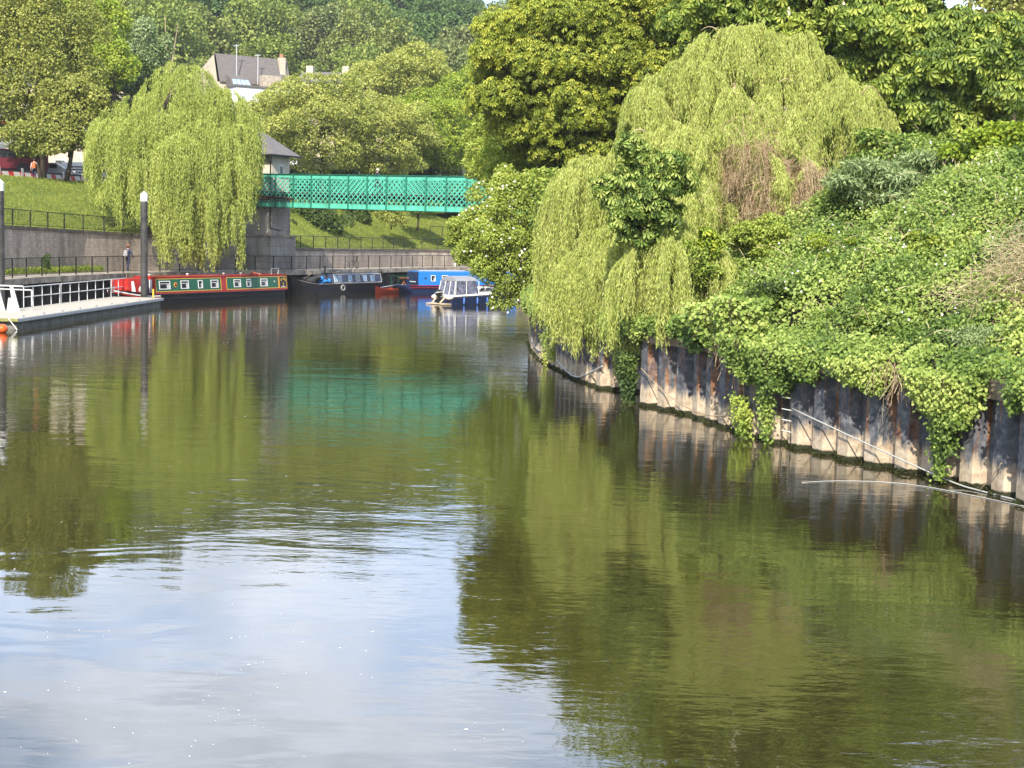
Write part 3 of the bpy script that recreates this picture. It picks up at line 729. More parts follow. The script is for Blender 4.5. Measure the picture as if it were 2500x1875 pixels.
# ------------------------------------------------------------------ right bank trees
o, B, c, R = tree('chestnut_tree', 'broad yellow-green horse chestnut behind the left side of the big willow', 'tree', 1445, 225, 308, 315, 68, 6.0, LM['yellowgreen'], nb=120, nl=60000, L=.26, style='palm', seed=21, r0=.4, flat=.75, rs=(.15, .25), limbs=30, up=.5, lo=.55, hi=1.12)
o2, B2, c2, R2 = tree('chestnut_tree', 'tall dark green horse chestnut with cream flower candles above the big willow', 'tree', 1960, 10, 380, 330, 57, 7.0, LM['darkchest'], nb=80, nl=30000, L=.34, style='palm', seed=22, r0=.45, flat=.75, rs=(.18, .3), limbs=16, lo=.6, hi=1.12)
g = np.random.default_rng(3); P, Nn = scatter(B2, 260, g, 1.0, 1.05); cd_ = Leaves()
for p in P[P[:, 1] < c2.y][:46]:
    MB().tube([V(p) + V((0, -.05, .05 * k)) for k in range(8)], [.03, .075, .06, .07, .05, .055, .035, .01], 6).build('flower_candle', M['candle'], o2, origin=o2.location)
tree('chestnut_tree', 'large-leaved bright green horse chestnut filling the upper right of the bank', 'tree', 2290, 210, 260, 250, 50, 7.0, LM['darkchest'], nb=60, nl=17000, L=.32, style='palm', seed=23, r0=.3, flat=.75, rs=(.18, .32), limbs=16, lo=.55, hi=1.12)
tree('lime_tree', 'thin dark leafy tree with blue sky showing through in the top right corner', 'tree', 2490, 70, 130, 230, 64, 8.0, LM['olive'], nb=30, nl=12000, L=.2, W=.13, seed=24, r0=.25, limbs=16)
for i, (px, py, rx, ry, Y, lab, mt, nl) in enumerate(((1720, -120, 330, 260, 84, 'tall tree standing behind the chestnut at the top centre right', 'bright', 9000), (2180, -160, 350, 300, 82, 'tall dark tree behind the flowering chestnut at the top right', 'dark', 9000), (2560, -50, 220, 330, 80, 'tall tree beyond the right edge behind the corner foliage', 'olive', 6000), (1500, 60, 220, 260, 88, 'tall leafy tree behind the yellow-green chestnut crown', 'olive', 7000))):
    tree('background_tree', lab, 'tree', px, py, rx, ry, Y, 8, LM[mt], nb=40, nl=nl * 2, L=.4, W=.26, seed=31 + i, r0=.4, limbs=6)
tree('ash_tree', 'feathery light green young tree overhanging the right end of the bridge', 'tree', 1225, 385, 100, 115, 78, 3.5, LM['bush'], nb=44, nl=26000, L=.24, W=.08, seed=41, r0=.12, rs=(.2, .34))
tree('ash_tree', 'small feathery green tree behind the white-flowered bush beside the bridge', 'tree', 1300, 410, 140, 100, 72, 3.5, LM['bright'], nb=36, nl=20000, L=.22, W=.08, seed=42, r0=.12)
# rose bush with white flowers
ob, Bb, cb, Rb = tree('rose_bush', 'large arching wild rose bush dotted with white flowers over the water', 'bush', 1264, 605, 170, 216, 64.5, 2.2, LM['bush'], nb=130, nl=115000, L=.12, W=.075, style='leaf', seed=43, r0=.08, rs=(.12, .24), basepx=1330, limbs=24, flat=.8)
P, Nn = scatter(Bb, 900, np.random.default_rng(9), 1.0, 1.06); P = P[(Nn[:, 1] < .2)][:270]; fl = Leaves()
for th in range(5):
    a = th * 2 * PI / 5; T = np.array([math.cos(a), -.35, math.sin(a)])[None] + np.zeros_like(P)
    fl.oval(P, T, np.array([[0, -1.0, .3]]) + np.zeros_like(P), .055, .05, droop=0)
fl.build('flowers', M['petal'], ob, origin=ob.location)['kind'] = 'stuff'
g = np.random.default_rng(77); sp2 = Leaves()          # sprays reaching out over the water
tree('rose_bush', 'low leafy sprays reaching left over the moored cabin boat', 'bush', 1165, 600, 80, 92, 64.8, 2.2, LM['bush'], nb=44, nl=26000, L=.15, W=.06, seed=44, r0=.05, rs=(.14, .26), basepx=1300, limbs=12, core=False, lo=.5, hi=1.2)
# young chestnut in front of the willow
tree('chestnut_sapling', 'young mid-green horse chestnut growing in front of the big willow', 'tree', 1585, 490, 125, 165, 41.0, 2.4, LM['bramble'], nb=40, nl=2900, L=.23, style='palm', seed=45, r0=.03, flat=.7, rs=(.18, .32), limbs=12, core=False, lo=.15, hi=1.3)
tree('chestnut_sapling', 'small chestnut sprig poking out of the willow curtain above the piling', 'tree', 1735, 590, 38, 40, 40.0, 2.4, LM['bright'], nb=8, nl=130, L=.22, style='palm', seed=46, r0=.012, rs=(.3, .5), limbs=5)
# buddleia
tree('buddleia', 'silvery grey-green buddleia thicket right of the big willow', 'bush', 2230, 470, 220, 95, 41.5, 5.2, LM['grey'], nb=60, nl=32000, L=.22, W=.05, style='leaf', seed=47, r0=.05, rs=(.14, .26), up=.2, core=False, lo=.4, hi=1.25)
tree('leafy_shrub', 'loose light green shrub at the foot of the willow curtain', 'bush', 2070, 500, 85, 60, 42, 5.0, LM['bramble'], nb=20, nl=11000, L=.15, W=.05, style='leaf', seed=48, r0=.04, rs=(.25, .4), up=.1)
tree('elder_bush', 'dark green bush in the shade behind the right side of the big willow', 'bush', 2050, 420, 110, 100, 53, 6.0, LM['darkchest'], nb=26, nl=14000, L=.15, W=.11, style='oval', seed=52, r0=.05)
tree('maple_bush', 'bright green broad-leaved bush below the right chestnut at the frame edge', 'bush', 2430, 385, 120, 85, 40, 6.0, LM['bright'], nb=24, nl=14000, L=.13, W=.10, style='oval', seed=49, r0=.05)
tree('elder_bush', 'rounded green bush between the big willow and the right chestnut', 'bush', 2180, 395, 110, 75, 46, 6.0, LM['bramble'], nb=24, nl=15000, L=.13, W=.10, style='oval', seed=50, r0=.05)
tree('elder_bush', 'leafy green bush filling the gap under the chestnut behind the big willow', 'bush', 1450, 520, 170, 110, 58, 3.5, LM['darkchest'], nb=40, nl=20000, L=.16, W=.12, style='oval', seed=51, r0=.05)

# ------------------------------------------------------------------ brambles
def ground_bump(t, o):
    return .80 + .62 * np.abs(vnoise(t, o, .9, 3)) ** .8 + .42 * vnoise(t, o, 1.9, 4) + .12 * vnoise(t, o, 5.0, 5)
def bramble_points(n, t0, t1, o0, o1, g):
    t = g.uniform(t0, t1, n); o = o0 + (o1 - o0) * g.random(n) ** .9
    P2 = WS.off(t, o, 5); z = rb_z(o) + np.maximum(.08, ground_bump(t, o)) * np.interp(o, [0, .8, 3], [.35, .8, 1.0])
    e = .15
    dz = (ground_bump(t, o + e) - ground_bump(t, o - e)) / (2 * e) + .45
    tn = WS.tan(t, 5); nn = np.stack([tn[:, 1], -tn[:, 0]], -1)
    dt = (ground_bump(t + e, o) - ground_bump(t - e, o)) / (2 * e)
    Nn = np.column_stack([-nn * dz[:, None] - tn * dt[:, None], np.ones(n)])
    return np.column_stack([P2, z]), nrm(Nn)
g = np.random.default_rng(8)
tA, tB, tC, tD = WS.near(9.2, 25), WS.near(6.1, 34), WS.near(4, 42), WS.near(1, 66)
lv = Leaves()
for n, t0, t1, o0, o1, L in ((105000, tA - 3, tB, .0, 11, .095), (75000, tB, tC, .0, 13, .105), (40000, tC, tD, 0, 9, .12)):
    P, Nn = bramble_points(n, t0, t1, o0, o1, g)
    P += Nn * (g.uniform(-.34, .16, n) * (1 + .5 * vnoise(P[:, 0], P[:, 1], 3.5, 21)))[:, None]
    rv = np.clip(.5 + .35 * vnoise(P[:, 0], P[:, 1], 1.1, 9) + g.normal(size=n) * .2, 0, 1)
    lv.oval(P, rdir(n, g) + np.array([-.4, -.5, -.35]), Nn + np.array([-.1, -.25, .4]) + rdir(n, g) * .55, g.uniform(.6, 1.15, n) * L, g.uniform(.55, .8, n) * L, rv, .2)
# fringe falling over the capping beam, with a few bare stretches
n = 70000; t = g.uniform(tA - 3, tD, n); px_ = 1250 + WS.pt(t)[:, 0] / WS.pt(t)[:, 1] * F
drop = .55 + .45 * vnoise(t, t * 0, 2.2, 31) + .25 * vnoise(t, t * 0, 6.0, 32)
for a_, b_ in ((1680, 1765), (2008, 2040), (2170, 2225), (2425, 2500)): drop = np.where((px_ > a_) & (px_ < b_), drop * .12, drop)
u = g.random(n); P2 = WS.off(t, -.12 - .28 * np.sin(u * 2.6) * g.random(n) + .5 * (1 - u) ** 3, .8)
P = np.column_stack([P2, 2.75 - u * (.38 + .62 * np.maximum(drop, 0))]) + g.normal(size=(n, 3)) * .05; keep = g.random(n) < np.clip(drop * 2.2, .05, 1); P = P[keep]; n = len(P)
lv.oval(P, rdir(n, g) * .8 + np.array([-.3, -.3, -.6]), rdir(n, g) * .6 + np.array([-.6, -.6, .6]), g.uniform(.6, 1.15, n) * .088, .068, np.clip(.5 + .3 * vnoise(P[:, 0], P[:, 1], 1.5, 8) + g.normal(size=n) * .2, 0, 1))
tag(lv.build('bramble_cover', LM['bramble']), 'dense bright green bramble carpet covering the right bank above the piling', 'brambles', kind='stuff')
cn_ = Leaves(); P, Nn = bramble_points(260, tA - 2, tC, 0, 9, g); d_ = rdir(260, g) * np.array([1, .8, .3]) + np.array([-.2, -.2, .3])
for k in range(5): cn_.ribbon(P + d_ * (k / 5) + np.array([0, 0, 1.0]) * (.25 - .9 * (k / 5 - .5) ** 2), P + d_ * ((k + 1) / 5) + np.array([0, 0, 1.0]) * (.25 - .9 * ((k + 1) / 5 - .5) ** 2), .012)
tag(cn_.build('bramble_canes', LM['straw']), 'thin pale arching canes standing proud of the bramble carpet', 'bramble canes', kind='stuff')
bl_ = Leaves(); P, Nn = bramble_points(300, tA - 2, tC, .5, 10, g); P += Nn * .12
for th in range(5):
    a = th * 2 * PI / 5; T = np.array([math.cos(a), -.3, math.sin(a)])[None] + np.zeros_like(P); bl_.oval(P, T, np.array([[-.2, -.7, .7]]) + np.zeros_like(P), .028, .026, droop=0)
tag(bl_.build('bramble_blossom', M['petal']), 'tiny white blossoms scattered over the bramble carpet', 'blossom', kind='stuff')
# hanging clumps over the capping
def hang_clump(name, label, cat, spots, mat, n, L=.085, seed=1, W=.75):
    g = np.random.default_rng(seed); lv = Leaves(); sm_ = []; cx = []
    for px, ytop, hw, ybot, k in spots:
        Y = wall_Y(px) - .25; s = F / Y; top = at(px, ytop - 25, Y=Y); bot = at(px, ybot, Y=Y); cx.append(top)
        m_ = int(n * k); u = g.random(m_) ** 1.15; wdt = (hw / s) * np.sqrt(np.clip(1 - u ** 1.6, .05, 1))
        ax_ = g.uniform(-1, 1, m_); tdir = WS.tan(np.array([WS.near(top.x, top.y)]), 1.5)[0]
        P = np.array(top)[None] + np.stack([ax_ * wdt * -.0, ax_ * 0, -(u * (top.z - bot.z))], 1)
        P[:, 0] += ax_ * wdt; P[:, 1] += -ax_ * wdt * .9 * (1 if True else 0) * abs(tdir[1] / max(abs(tdir[0]), .3)) * .35
        P += g.normal(size=(m_, 3)) * np.array([.05, .16, .05]) + np.array([-.12, 0, 0]) * (1 - u)[:, None]
        rv = np.clip(.5 + .3 * np.sin(P[:, 2] * 3 + P[:, 0]) + g.normal(size=m_) * .2, 0, 1)
        lv.oval(P, rdir(m_, g) * .8 + np.array([-.2, -.2, -.7]), rdir(m_, g) * .6 + np.array([-.5, -.7, .6]), g.uniform(.6, 1.15, m_) * L, W * L, rv)
        for j in range(max(2, int(k * 10))):
            a = top + V((g.uniform(-1, 1) * hw / s * .6, .1, 0)); sm_.append([a, a + V((-.1, -.15, -.15)), V((a.x + g.uniform(-.15, .15), a.y - .12, a.z - (top.z - bot.z) * g.uniform(.4, .95)))])
    o = thing(name, label, cat, cx[0])
    lv.build('leaves', mat, o, origin=o.location)
    for q in sm_: MB().tube(q, [.012, .009, .004], 4).build('stem', M['bark'], o, origin=o.location)
hang_clump('bramble_clump', 'bramble clump trailing down the piling right of the willow', 'brambles', [(1840, 850, 70, 930, .8), (1905, 870, 65, 950, .8), (1880, 900, 18, 1075, .3), (1970, 880, 40, 925, .35)], LM['bramble'], 3000, seed=2)
hang_clump('bramble_clump', 'short fringe of brambles over the capping in the middle of the piling', 'brambles', [(2085, 905, 45, 935, .35), (2135, 910, 45, 955, .45)], LM['bramble'], 3000, seed=3)
hang_clump('bramble_clump', 'longest bramble clump reaching the water near the right edge', 'brambles', [(2290, 930, 60, 1010, .8), (2340, 940, 60, 1040, .9), (2318, 1000, 30, 1100, .4), (2303, 1050, 12, 1170, .18)], LM['bramble'], 3000, seed=4)
hang_clump('ivy', 'dark ivy growing down the recess in the piling to the water', 'ivy', [(1528, 830, 24, 930, .45), (1540, 890, 20, 985, .4)], LM['dark'], 3000, .10, seed=5)
hang_clump('ivy', 'thin ivy strand climbing the far piling beside the hanging rope', 'ivy', [(1350, 800, 16, 880, .2), (1335, 840, 8, 890, .08)], LM['bush'], 3000, .08, seed=6)
hang_clump('ivy', 'small weed tuft rooted low on the piling below the bramble clump', 'ivy', [(1815, 990, 16, 1065, .22), (1828, 1020, 9, 1070, .1)], LM['darkchest'], 3000, .08, seed=7)
hang_clump('broad_leaf_plant', 'broad round-leaved plant on the capping beneath the willow curtain', 'plant', [(1760, 770, 70, 850, .9), (1820, 750, 60, 860, .7), (1700, 800, 40, 850, .3)], LM['bramble'], 2200, .13, seed=8, W=.9)
# dry twig heap, right edge
g = np.random.default_rng(15); dt = thing('dead_branches', 'tan heap of dry tangled branches on the brambles at the right edge', 'dead branches', at(2460, 760, Y=30)); ds = Leaves()
for px, py, sx, sz, n, ln in ((2480, 640, .32, .38, 1300, .32), (2490, 750, .28, .45, 1300, .3), (2430, 700, .45, .25, 600, .38), (2495, 850, .2, .3, 700, .25), (2350, 720, .35, .12, 120, .4)):
    c = np.array(at(px, py, Y=30.5)); P = c + g.normal(size=(n, 3)) * np.array([sx, .35, sz]); d = rdir(n, g) * np.array([1.0, .6, .9]) + np.array([-.35, 0, -.1])
    ds.ribbon(P, P + d * g.uniform(.3, 1, n)[:, None] * ln, .008)
ds.build('twigs', LM['straw'], dt, origin=dt.location)
for lab, spots in (('bare brown twigs poking over the capping below the willow', [(1800, 830, 45)]), ('bare brown twigs hanging beneath the middle capping', [(2225, 900, 55)])):
    tw = thing('dead_twigs', lab, 'dead twigs', at(spots[0][0], spots[0][1], Y=wall_Y(spots[0][0]) - .2)); ds = Leaves(); n = 110; c = np.array(tw.location)
    P = c + g.normal(size=(n, 3)) * np.array([.35, .1, .12]); ds.ribbon(P, P + (rdir(n, g) * .6 + np.array([-.1, -.2, -.9])) * g.uniform(.2, .75, n)[:, None], .012); ds.build('twigs', LM['dead'], tw, origin=tw.location)

for i, (nm_, lab, px, py, rx, ry, Y, mt, nl_, L_, W_, st_) in enumerate((
    ('nettle_patch', 'dark green nettle patch at the left foot of the bramble bank under the willow', 1690, 660, 105, 75, 40.6, 'darkchest', 9000, .12, .05, 'leaf'),
    ('leafy_shrub', 'light green spiky shrub just right of the dead brown vine', 1850, 590, 90, 65, 41.0, 'bush', 9000, .11, .06, 'leaf'),
    ('leafy_shrub', 'yellow-green shrub patch in the upper right of the bramble bank', 2330, 610, 135, 62, 35.5, 'yellowgreen', 12000, .10, .075, 'oval'),
    ('leafy_shrub', 'mid-green mound of finer leaves in the middle of the bramble bank', 2060, 630, 115, 62, 37.5, 'bright', 12000, .08, .045, 'leaf'),
    ('nettle_patch', 'darker green nettle patch low in the centre of the bramble bank', 2150, 780, 100, 50, 32.6, 'darkchest', 7000, .10, .045, 'leaf'),
    ('nettle_patch', 'dark green nettle mound above the trailing bramble clump', 1890, 745, 95, 58, 35.5, 'dark', 8000, .10, .05, 'leaf'),
    ('grass_tuft', 'pale fine-leaved tuft near the straw-coloured branch heap', 2400, 830, 90, 45, 29.5, 'grey', 7000, .12, .025, 'leaf'))):
    tree(nm_, lab, 'shrub' if nm_ == 'leafy_shrub' else 'plant', px, py, rx, ry, Y, 3.0, LM[mt], nb=26, nl=nl_, L=L_, W=W_, style=st_, seed=301 + i, r0=.02, rs=(.16, .32), core=False, lo=.4, hi=1.25, trunk=False)
tree('background_tree', 'leafy tree behind the right edge shrubs below the corner tree', 'tree', 2570, 280, 170, 170, 70, 7, LM['bright'], nb=30, nl=14000, L=.26, W=.17, seed=38, r0=.2, limbs=6)
tree('background_tree', 'tall leafy tree added above the view behind the flowering chestnut to block reflected sky', 'tree', 1850, -230, 330, 260, 86, 8, LM['olive'], nb=40, nl=20000, L=.4, W=.26, seed=39, r0=.4, limbs=6)  # added out of view to close a gap of sky mirrored in the river
# ------------------------------------------------------------------ ropes and ladder on the piling
def rope(label, pts, r=.022, mat='white', name='rope', cat='rope'):
    P = [at(x, y, Y=wall_Y(min(x, 2500)) - .17) if zz is None else at(x, y, z=zz) for x, y, zz in pts]
    Q = []
    for i in range(len(P) - 1):
        for k in range(5):
            t = k / 5; p0, p1, p2, p3 = P[max(i - 1, 0)], P[i], P[i + 1], P[min(i + 2, len(P) - 1)]
            Q.append(.5 * ((2 * p1) + (p2 - p0) * t + (2 * p0 - 5 * p1 + 4 * p2 - p3) * t * t + (3 * p1 - p0 - 3 * p2 + p3) * t ** 3))
    Q.append(P[-1]); c = P[0]
    tag(MB().tube(Q, r, 6).build(name, M[mat], origin=c, smooth=True), label, cat).location = c
M['hose'] = basic('grey white hose', (.42, .42, .40), .5, var=.1); M['ropeold'] = basic('old tan rope', (.36, .27, .18), .9, var=.3)
rope('straight pale hose slanting down the piling to the water at the right', [(1935, 998, None), (2120, 1085, None), (2313, 1172, None), (2400, 1200, .02), (2520, 1230, .02)], .017, 'hose', 'hose', 'hose')
rope('thin pale line floating on the water beside the right piling', [(1958, 1178, .01), (2040, 1174, .01), (2175, 1178, .01), (2300, 1195, .01), (2520, 1240, .01)], .008, 'hose')
rope('slack white rope looped along the far piling left of the recess', [(1359, 879, None), (1392, 913, None), (1416, 920, None), (1449, 906, None), (1471, 894, None)], .028, 'hose')
rope('short white rope loop at the far corner of the piling', [(1297, 823, None), (1305, 845, None), (1320, 857, None), (1346, 851, None)], .026, 'hose')
rope('thin tan rope sagging across the piling below the willow', [(1565, 899, None), (1638, 970, None), (1720, 1012, None), (1813, 1012, None), (1862, 997, None)], .014, 'ropeold')
rope('short tan rope tied to the piling by the right edge', [(2445, 1130, None), (2420, 1165, None), (2392, 1196, None)], .010, 'ropeold')
ld = thing('ladder', 'white rungs of a mooring ladder on the piling below the brambles', 'ladder', at(1920, 1010, Y=wall_Y(1920) - .2))
tn = WS.tan(np.array([WS.near(ld.location.x, ld.location.y)]))[0]; tv = V((tn[0], tn[1], 0))
for k, y in enumerate((971, 1000, 1026, 1053)):
    p = at(1920, y, Y=wall_Y(1920) - .2) - ld.location; MB().tube([p - tv * .17, p + tv * .17], .013, 6).build('rung', M['white'], ld)
for sg in (-1, 1): MB().tube([at(1920, 958, Y=wall_Y(1920) - .17) - ld.location + tv * .17 * sg, at(1920, 1078, Y=wall_Y(1920) - .17) - ld.location + tv * .17 * sg], .012, 6).build('stile', M['darkpile'], ld)

# ------------------------------------------------------------------ railings
def railing(name, label, pl, t0, t1, off, zf, h=1.08, post=2.1, group=None, r=.028, bars=.13, mat='rail_black'):
    p0 = pl.off(np.array(t0), off); o = thing(name, label, 'railing', (p0[0], p0[1], zf(t0)), group=group); L = o.location
    ts = np.arange(t0, t1, post); P = lambda t, z: V((*pl.off(np.array(float(t)), off), zf(t) + z)) - L
    for t in ts: MB().bar(P(t, 0), P(t, h + .02), .07, .05, up=(0, 1, 0)).build('post', M[mat], o)
    fine = np.linspace(ts[0], ts[-1], int((ts[-1] - ts[0]) / .7) + 2)
    MB().tube([P(t, h) for t in fine], r, 6).build('top_rail', M[mat], o); MB().tube([P(t, .12) for t in fine], .02, 6).build('bottom_rail', M[mat], o)
    m = MB()
    for t in np.arange(ts[0], ts[-1], bars): m.tube([P(t, .12), P(t, h)], .008, 3, cap=False)
    b = m.build('bars', M[mat], o); b['kind'] = 'stuff'
    return o
tq = lambda px, py: QUAY.near(*at(px, py, z=1.8)[:2])
railing('quay_railing', 'long black railing along the towpath edge above the moored boats', QUAY, tq(-30, 684), tq(1076, 652) + 8, -.25, lambda t: 1.8)
railing('bank_railing', 'black railing on top of the masonry wall on the left in front of the lawn', QUAY, tq(-30, 684), tq(430, 663), -3.25, lambda t: wtop(t) + .2, 1.0)
railing('bank_railing', 'black railing on the low wall under the bridge in front of the lawn', QUAY, tq(725, 660), tq(1076, 652) + 10, -3.25, lambda t: wtop(t) + .2, 1.0)
rr_ = PL([tuple(at(1050, 560, Y=141)[:2]), tuple(at(1150, 560, Y=143)[:2])])
railing('stair_railing', 'short black railing higher up the bank beyond the right end of the wall', rr_, 0, rr_.L, 0, lambda t: 4.7 + .0 * t, .95, 1.3)

# ------------------------------------------------------------------ tower and footbridge
A = at(630, 505, Y=110); A = V((A.x, A.y, 0)); Bp = at(1190, 520, Y=100); Bp = V((Bp.x, Bp.y, 0))
bd = (Bp - A).normalized(); bang = math.atan2(bd.y, bd.x)
M['bridge'] = basic('bridge green paint', srgb(84, 178, 154), .55, var=.3, scale=1.6, stretch=(1, 1, .4))
M['bridge2'] = basic('bridge green paint stiffeners', srgb(38, 120, 98), .5, var=.1)
br = thing('footbridge', 'turquoise green lattice girder footbridge crossing the river', 'footbridge', (A.x, A.y, 6.62), bang, roty=0.011)
x0, x1, H, Wd = -2.4, 27.2, 2.45, 2.3; pan = (Bp - A).length / 12
for y, x0_ in ((0, x0), (Wd, 1.3)):
    m = MB()
    m.box(x0_, y - .02, 0, x1, y + .02, .34); m.box(x0_, y - .02, H - .24, x1, y + .02, H)
    m.build('girder_plate', M['bridge'], br)
    m = MB(); m.box(x0_, y - .14, -.03, x1, y + .14, -.002); m.box(x0_, y - .13, H + .002, x1, y + .13, H + .035); m.build('girder_flange', M['bridge2'], br)
    m = MB(); z0, z1 = .30, H - .2; dz = z1 - z0; k = x0_ - dz; st_ = pan / 4
    while k < x1:
        for sg, yo in ((1, -.035), (-1, .035)):
            a, b_ = (k, k + dz) if sg > 0 else (k + dz, k)
            xa, za, xb, zb = a, z0, b_, z1
            lo, hi = x0_, x1
            def clip(xa, za, xb, zb):
                pts = []
                for t in np.linspace(0, 1, 2): pts.append((xa + (xb - xa) * t, za + (zb - za) * t))
                (p, q), (r_, s_) = pts
                if max(p, r_) < lo or min(p, r_) > hi: return None
                def cut(X, Y_, X2, Y2, lim): t = (lim - X) / (X2 - X); return lim, Y_ + (Y2 - Y_) * t
                if p < lo: p, q = cut(p, q, r_, s_, lo)
                if r_ < lo: r_, s_ = cut(r_, s_, p, q, lo)
                if p > hi: p, q = cut(p, q, r_, s_, hi)
                if r_ > hi: r_, s_ = cut(r_, s_, p, q, hi)
                return p, q, r_, s_
            c_ = clip(xa, za, xb, zb)
            if c_: m.bar((c_[0], y + yo, c_[1]), (c_[2], y + yo, c_[3]), .02, .072, up=(0, 0, 1))
        k += st_
    lt = m.build('lattice', M['bridge'], br)
    k = pan * math.ceil(x0_ / pan)
    while k < x1:
        MB().box(k - .03, y - .10, 0, k + .03, y - .021, H).box(k - .05, y - .118, 0, k + .05, y - .102, H).build('stiffener', M['bridge2'], br); k += pan
m = MB(); m.box(x0, .18, 1.0, x1, Wd - .18, 1.14); m.build('deck', basic('dark bridge deck', (.09, .07, .06), .9), br)
m = MB(); k = 0
while k < x1: m.box(k - .06, .05, .72, k + .06, Wd - .05, 1.0); k += pan
m.build('cross_beams', M['darkwood'], br)
MB().tube([(-2.4, -.25, .9), (1.0, -.22, .74), (3.5, -.2, .62)], .09, 8).build('service_pipe', M['darkwood'], br)
MB().tube([(-2.4, -.3, .62), (1.4, -.28, .56)], .07, 8).build('service_pipe', M['darkwood'], br)
# tower
tw = thing('bridge_tower', 'grey stone bridge tower with a small hipped slate roof behind the left willow', 'tower', (A.x, A.y, 1.8), bang)
MB().box(-4.6, .35, 0, 1.08, 2.55, 8.7 - 1.8 - 1.5).build('pier', M['pierstone'], tw)
MB().box(-6.5, -.1, 0, 1.35, .345, 2.55).box(1.085, .35, 0, 1.35, 2.9, 2.55).build('plinth', M['pierstone'], tw)
MB().box(-6.6, -.16, 2.553, 1.42, .345, 2.68).box(1.087, .35, 2.553, 1.42, 2.95, 2.68).build('plinth_coping', M['oldconc'], tw)
MB().box(-4.0, .4, 5.404, 1.0, 2.5, 8.75).build('hut_wall', M['hutstone'], tw)
rf = MB(); rf.add([(-4.6, -.25, 8.72), (1.65, -.25, 8.72), (1.65, 3.1, 8.72), (-4.6, 3.1, 8.72), (-2.4, 1.45, 10.6), (-.9, 1.45, 10.6)], [(0, 1, 5, 4), (1, 2, 5), (2, 3, 4, 5), (3, 0, 4), (3, 2, 1, 0)])
rf.build('roof', M['slate'], tw)
MB().tube([(-4.6, -.3, 8.68), (1.7, -.3, 8.68), (1.7, 3.15, 8.68)], .07, 6).build('gutter', M['black'], tw)
MB().tube([(1.04, -.2, 8.6), (.9, .33, 8.2), (.9, .33, 5.2)], .05, 6).tube([(.95, .28, 5.0), (.95, .28, 3.2), (1.9, .3, 3.0)], .05, 6).build('downpipe', M['black'], tw)
wn = MB().box(1.003, 1.2, 7.1, 1.05, 1.75, 8.0).build('window', M['white'], tw); MB().box(1.053, 1.27, 7.18, 1.06, 1.68, 7.92).build('pane', M['glass'], wn)

# ------------------------------------------------------------------ boats
def hull_mesh(L, W, bowL, sternL, z0, z1, bowz, sternw=.55, flare=.06, n=26):
    secs = []
    for i in range(n):
        t = i / (n - 1); x = L * t
        if x < bowL: k = max(0.02, (x / bowL)) ** .55; zz = z1 + (bowz - z1) * (1 - x / bowL) ** 1.6; rake = .35 * (1 - x / bowL)
        elif x > L - sternL: k = sternw + (1 - sternw) * math.sqrt(max(0, 1 - ((x - L + sternL) / sternL) ** 2)); zz = z1; rake = 0
        else: k = 1; zz = z1; rake = 0
        w_ = W / 2 * k
        secs.append([(x + rake, w_ * .5, z0), (x + rake * .9, w_ * .96, 0), (x, w_ * (1 + flare * .3), zz * .6), (x, w_ * (1 + flare), zz), (x, w_ * (1 + flare) - .05, zz), (x, w_ * .9, zz - .04 if k > .3 else zz - .02),
                     (x, -w_ * .9, zz - .04 if k > .3 else zz - .02), (x, -w_ * (1 + flare) + min(.05, w_ * .5), zz), (x, -w_ * (1 + flare), zz), (x, -w_ * (1 + flare * .3), zz * .6), (x + rake * .9, -w_ * .96, 0), (x + rake, -w_ * .5, z0)])
    return MB().loft(secs, closed=True)
class Boat:
    """local frame: x from bow to stern, visible flank at y = -W/2"""
    def __init__(s, name, label, cat, pa, pb, W=2.08):
        s.a = V((pa.x, pa.y, 0)); d = V((pb.x - pa.x, pb.y - pa.y, 0)); s.d = d.normalized(); s.n = V((-s.d.y, s.d.x, 0)); s.W = W
        s.o0 = s.a + s.n * (W / 2); s.args = (name, label, cat)
    def tx(s, px):  # distance along the flank from point a for an image column
        k = (px - 1250) / F; # X = k' * Y for level rays (roll ignored)
        return (k * s.a.y - s.a.x) / (s.d.x - k * s.d.y)
    def make(s, t0):
        s.t0 = t0; p = s.o0 + s.d * t0
        s.e = thing(*s.args, p, math.atan2(s.d.y, s.d.x)); return s.e
    def X(s, px): return s.tx(px) - s.t0
def cabin(m, x0, x1, yb, yt, z0, z1, rake0=.25, rake1=.05, camber=.07):
    secs = []
    for x, xt in ((x0, x0 + rake0), (x1, x1 - rake1)):
        secs.append([(x, -yb, z0), (xt, -yt, z1), (xt, -yt * .5, z1 + camber * .8), (xt, 0, z1 + camber), (xt, yt * .5, z1 + camber * .8), (xt, yt, z1), (x, yb, z0)])
    m.loft(secs, closed=True)
def flank(yb, yt, z0, z1, z): return -(yb + (yt - yb) * (z - z0) / (z1 - z0))
def plate(m, x0, x1, za, zb, fl, off, th=.008):
    ya, yb_ = fl(za) - off, fl(zb) - off
    m.hexa([(x0, ya - th, za), (x1, ya - th, za), (x1, ya, za), (x0, ya, za), (x0, yb_ - th, zb), (x1, yb_ - th, zb), (x1, yb_, zb), (x0, yb_, zb)])
    return m
def frame_plate(m, x0, x1, za, zb, fl, off, t=.045, th=.02):
    plate(m, x0, x1, za, za + t, fl, off, th); plate(m, x0, x1, zb - t, zb, fl, off, th)
    plate(m, x0, x0 + t, za + t, zb - t, fl, off, th); plate(m, x1 - t, x1, za + t, zb - t, fl, off, th); return m
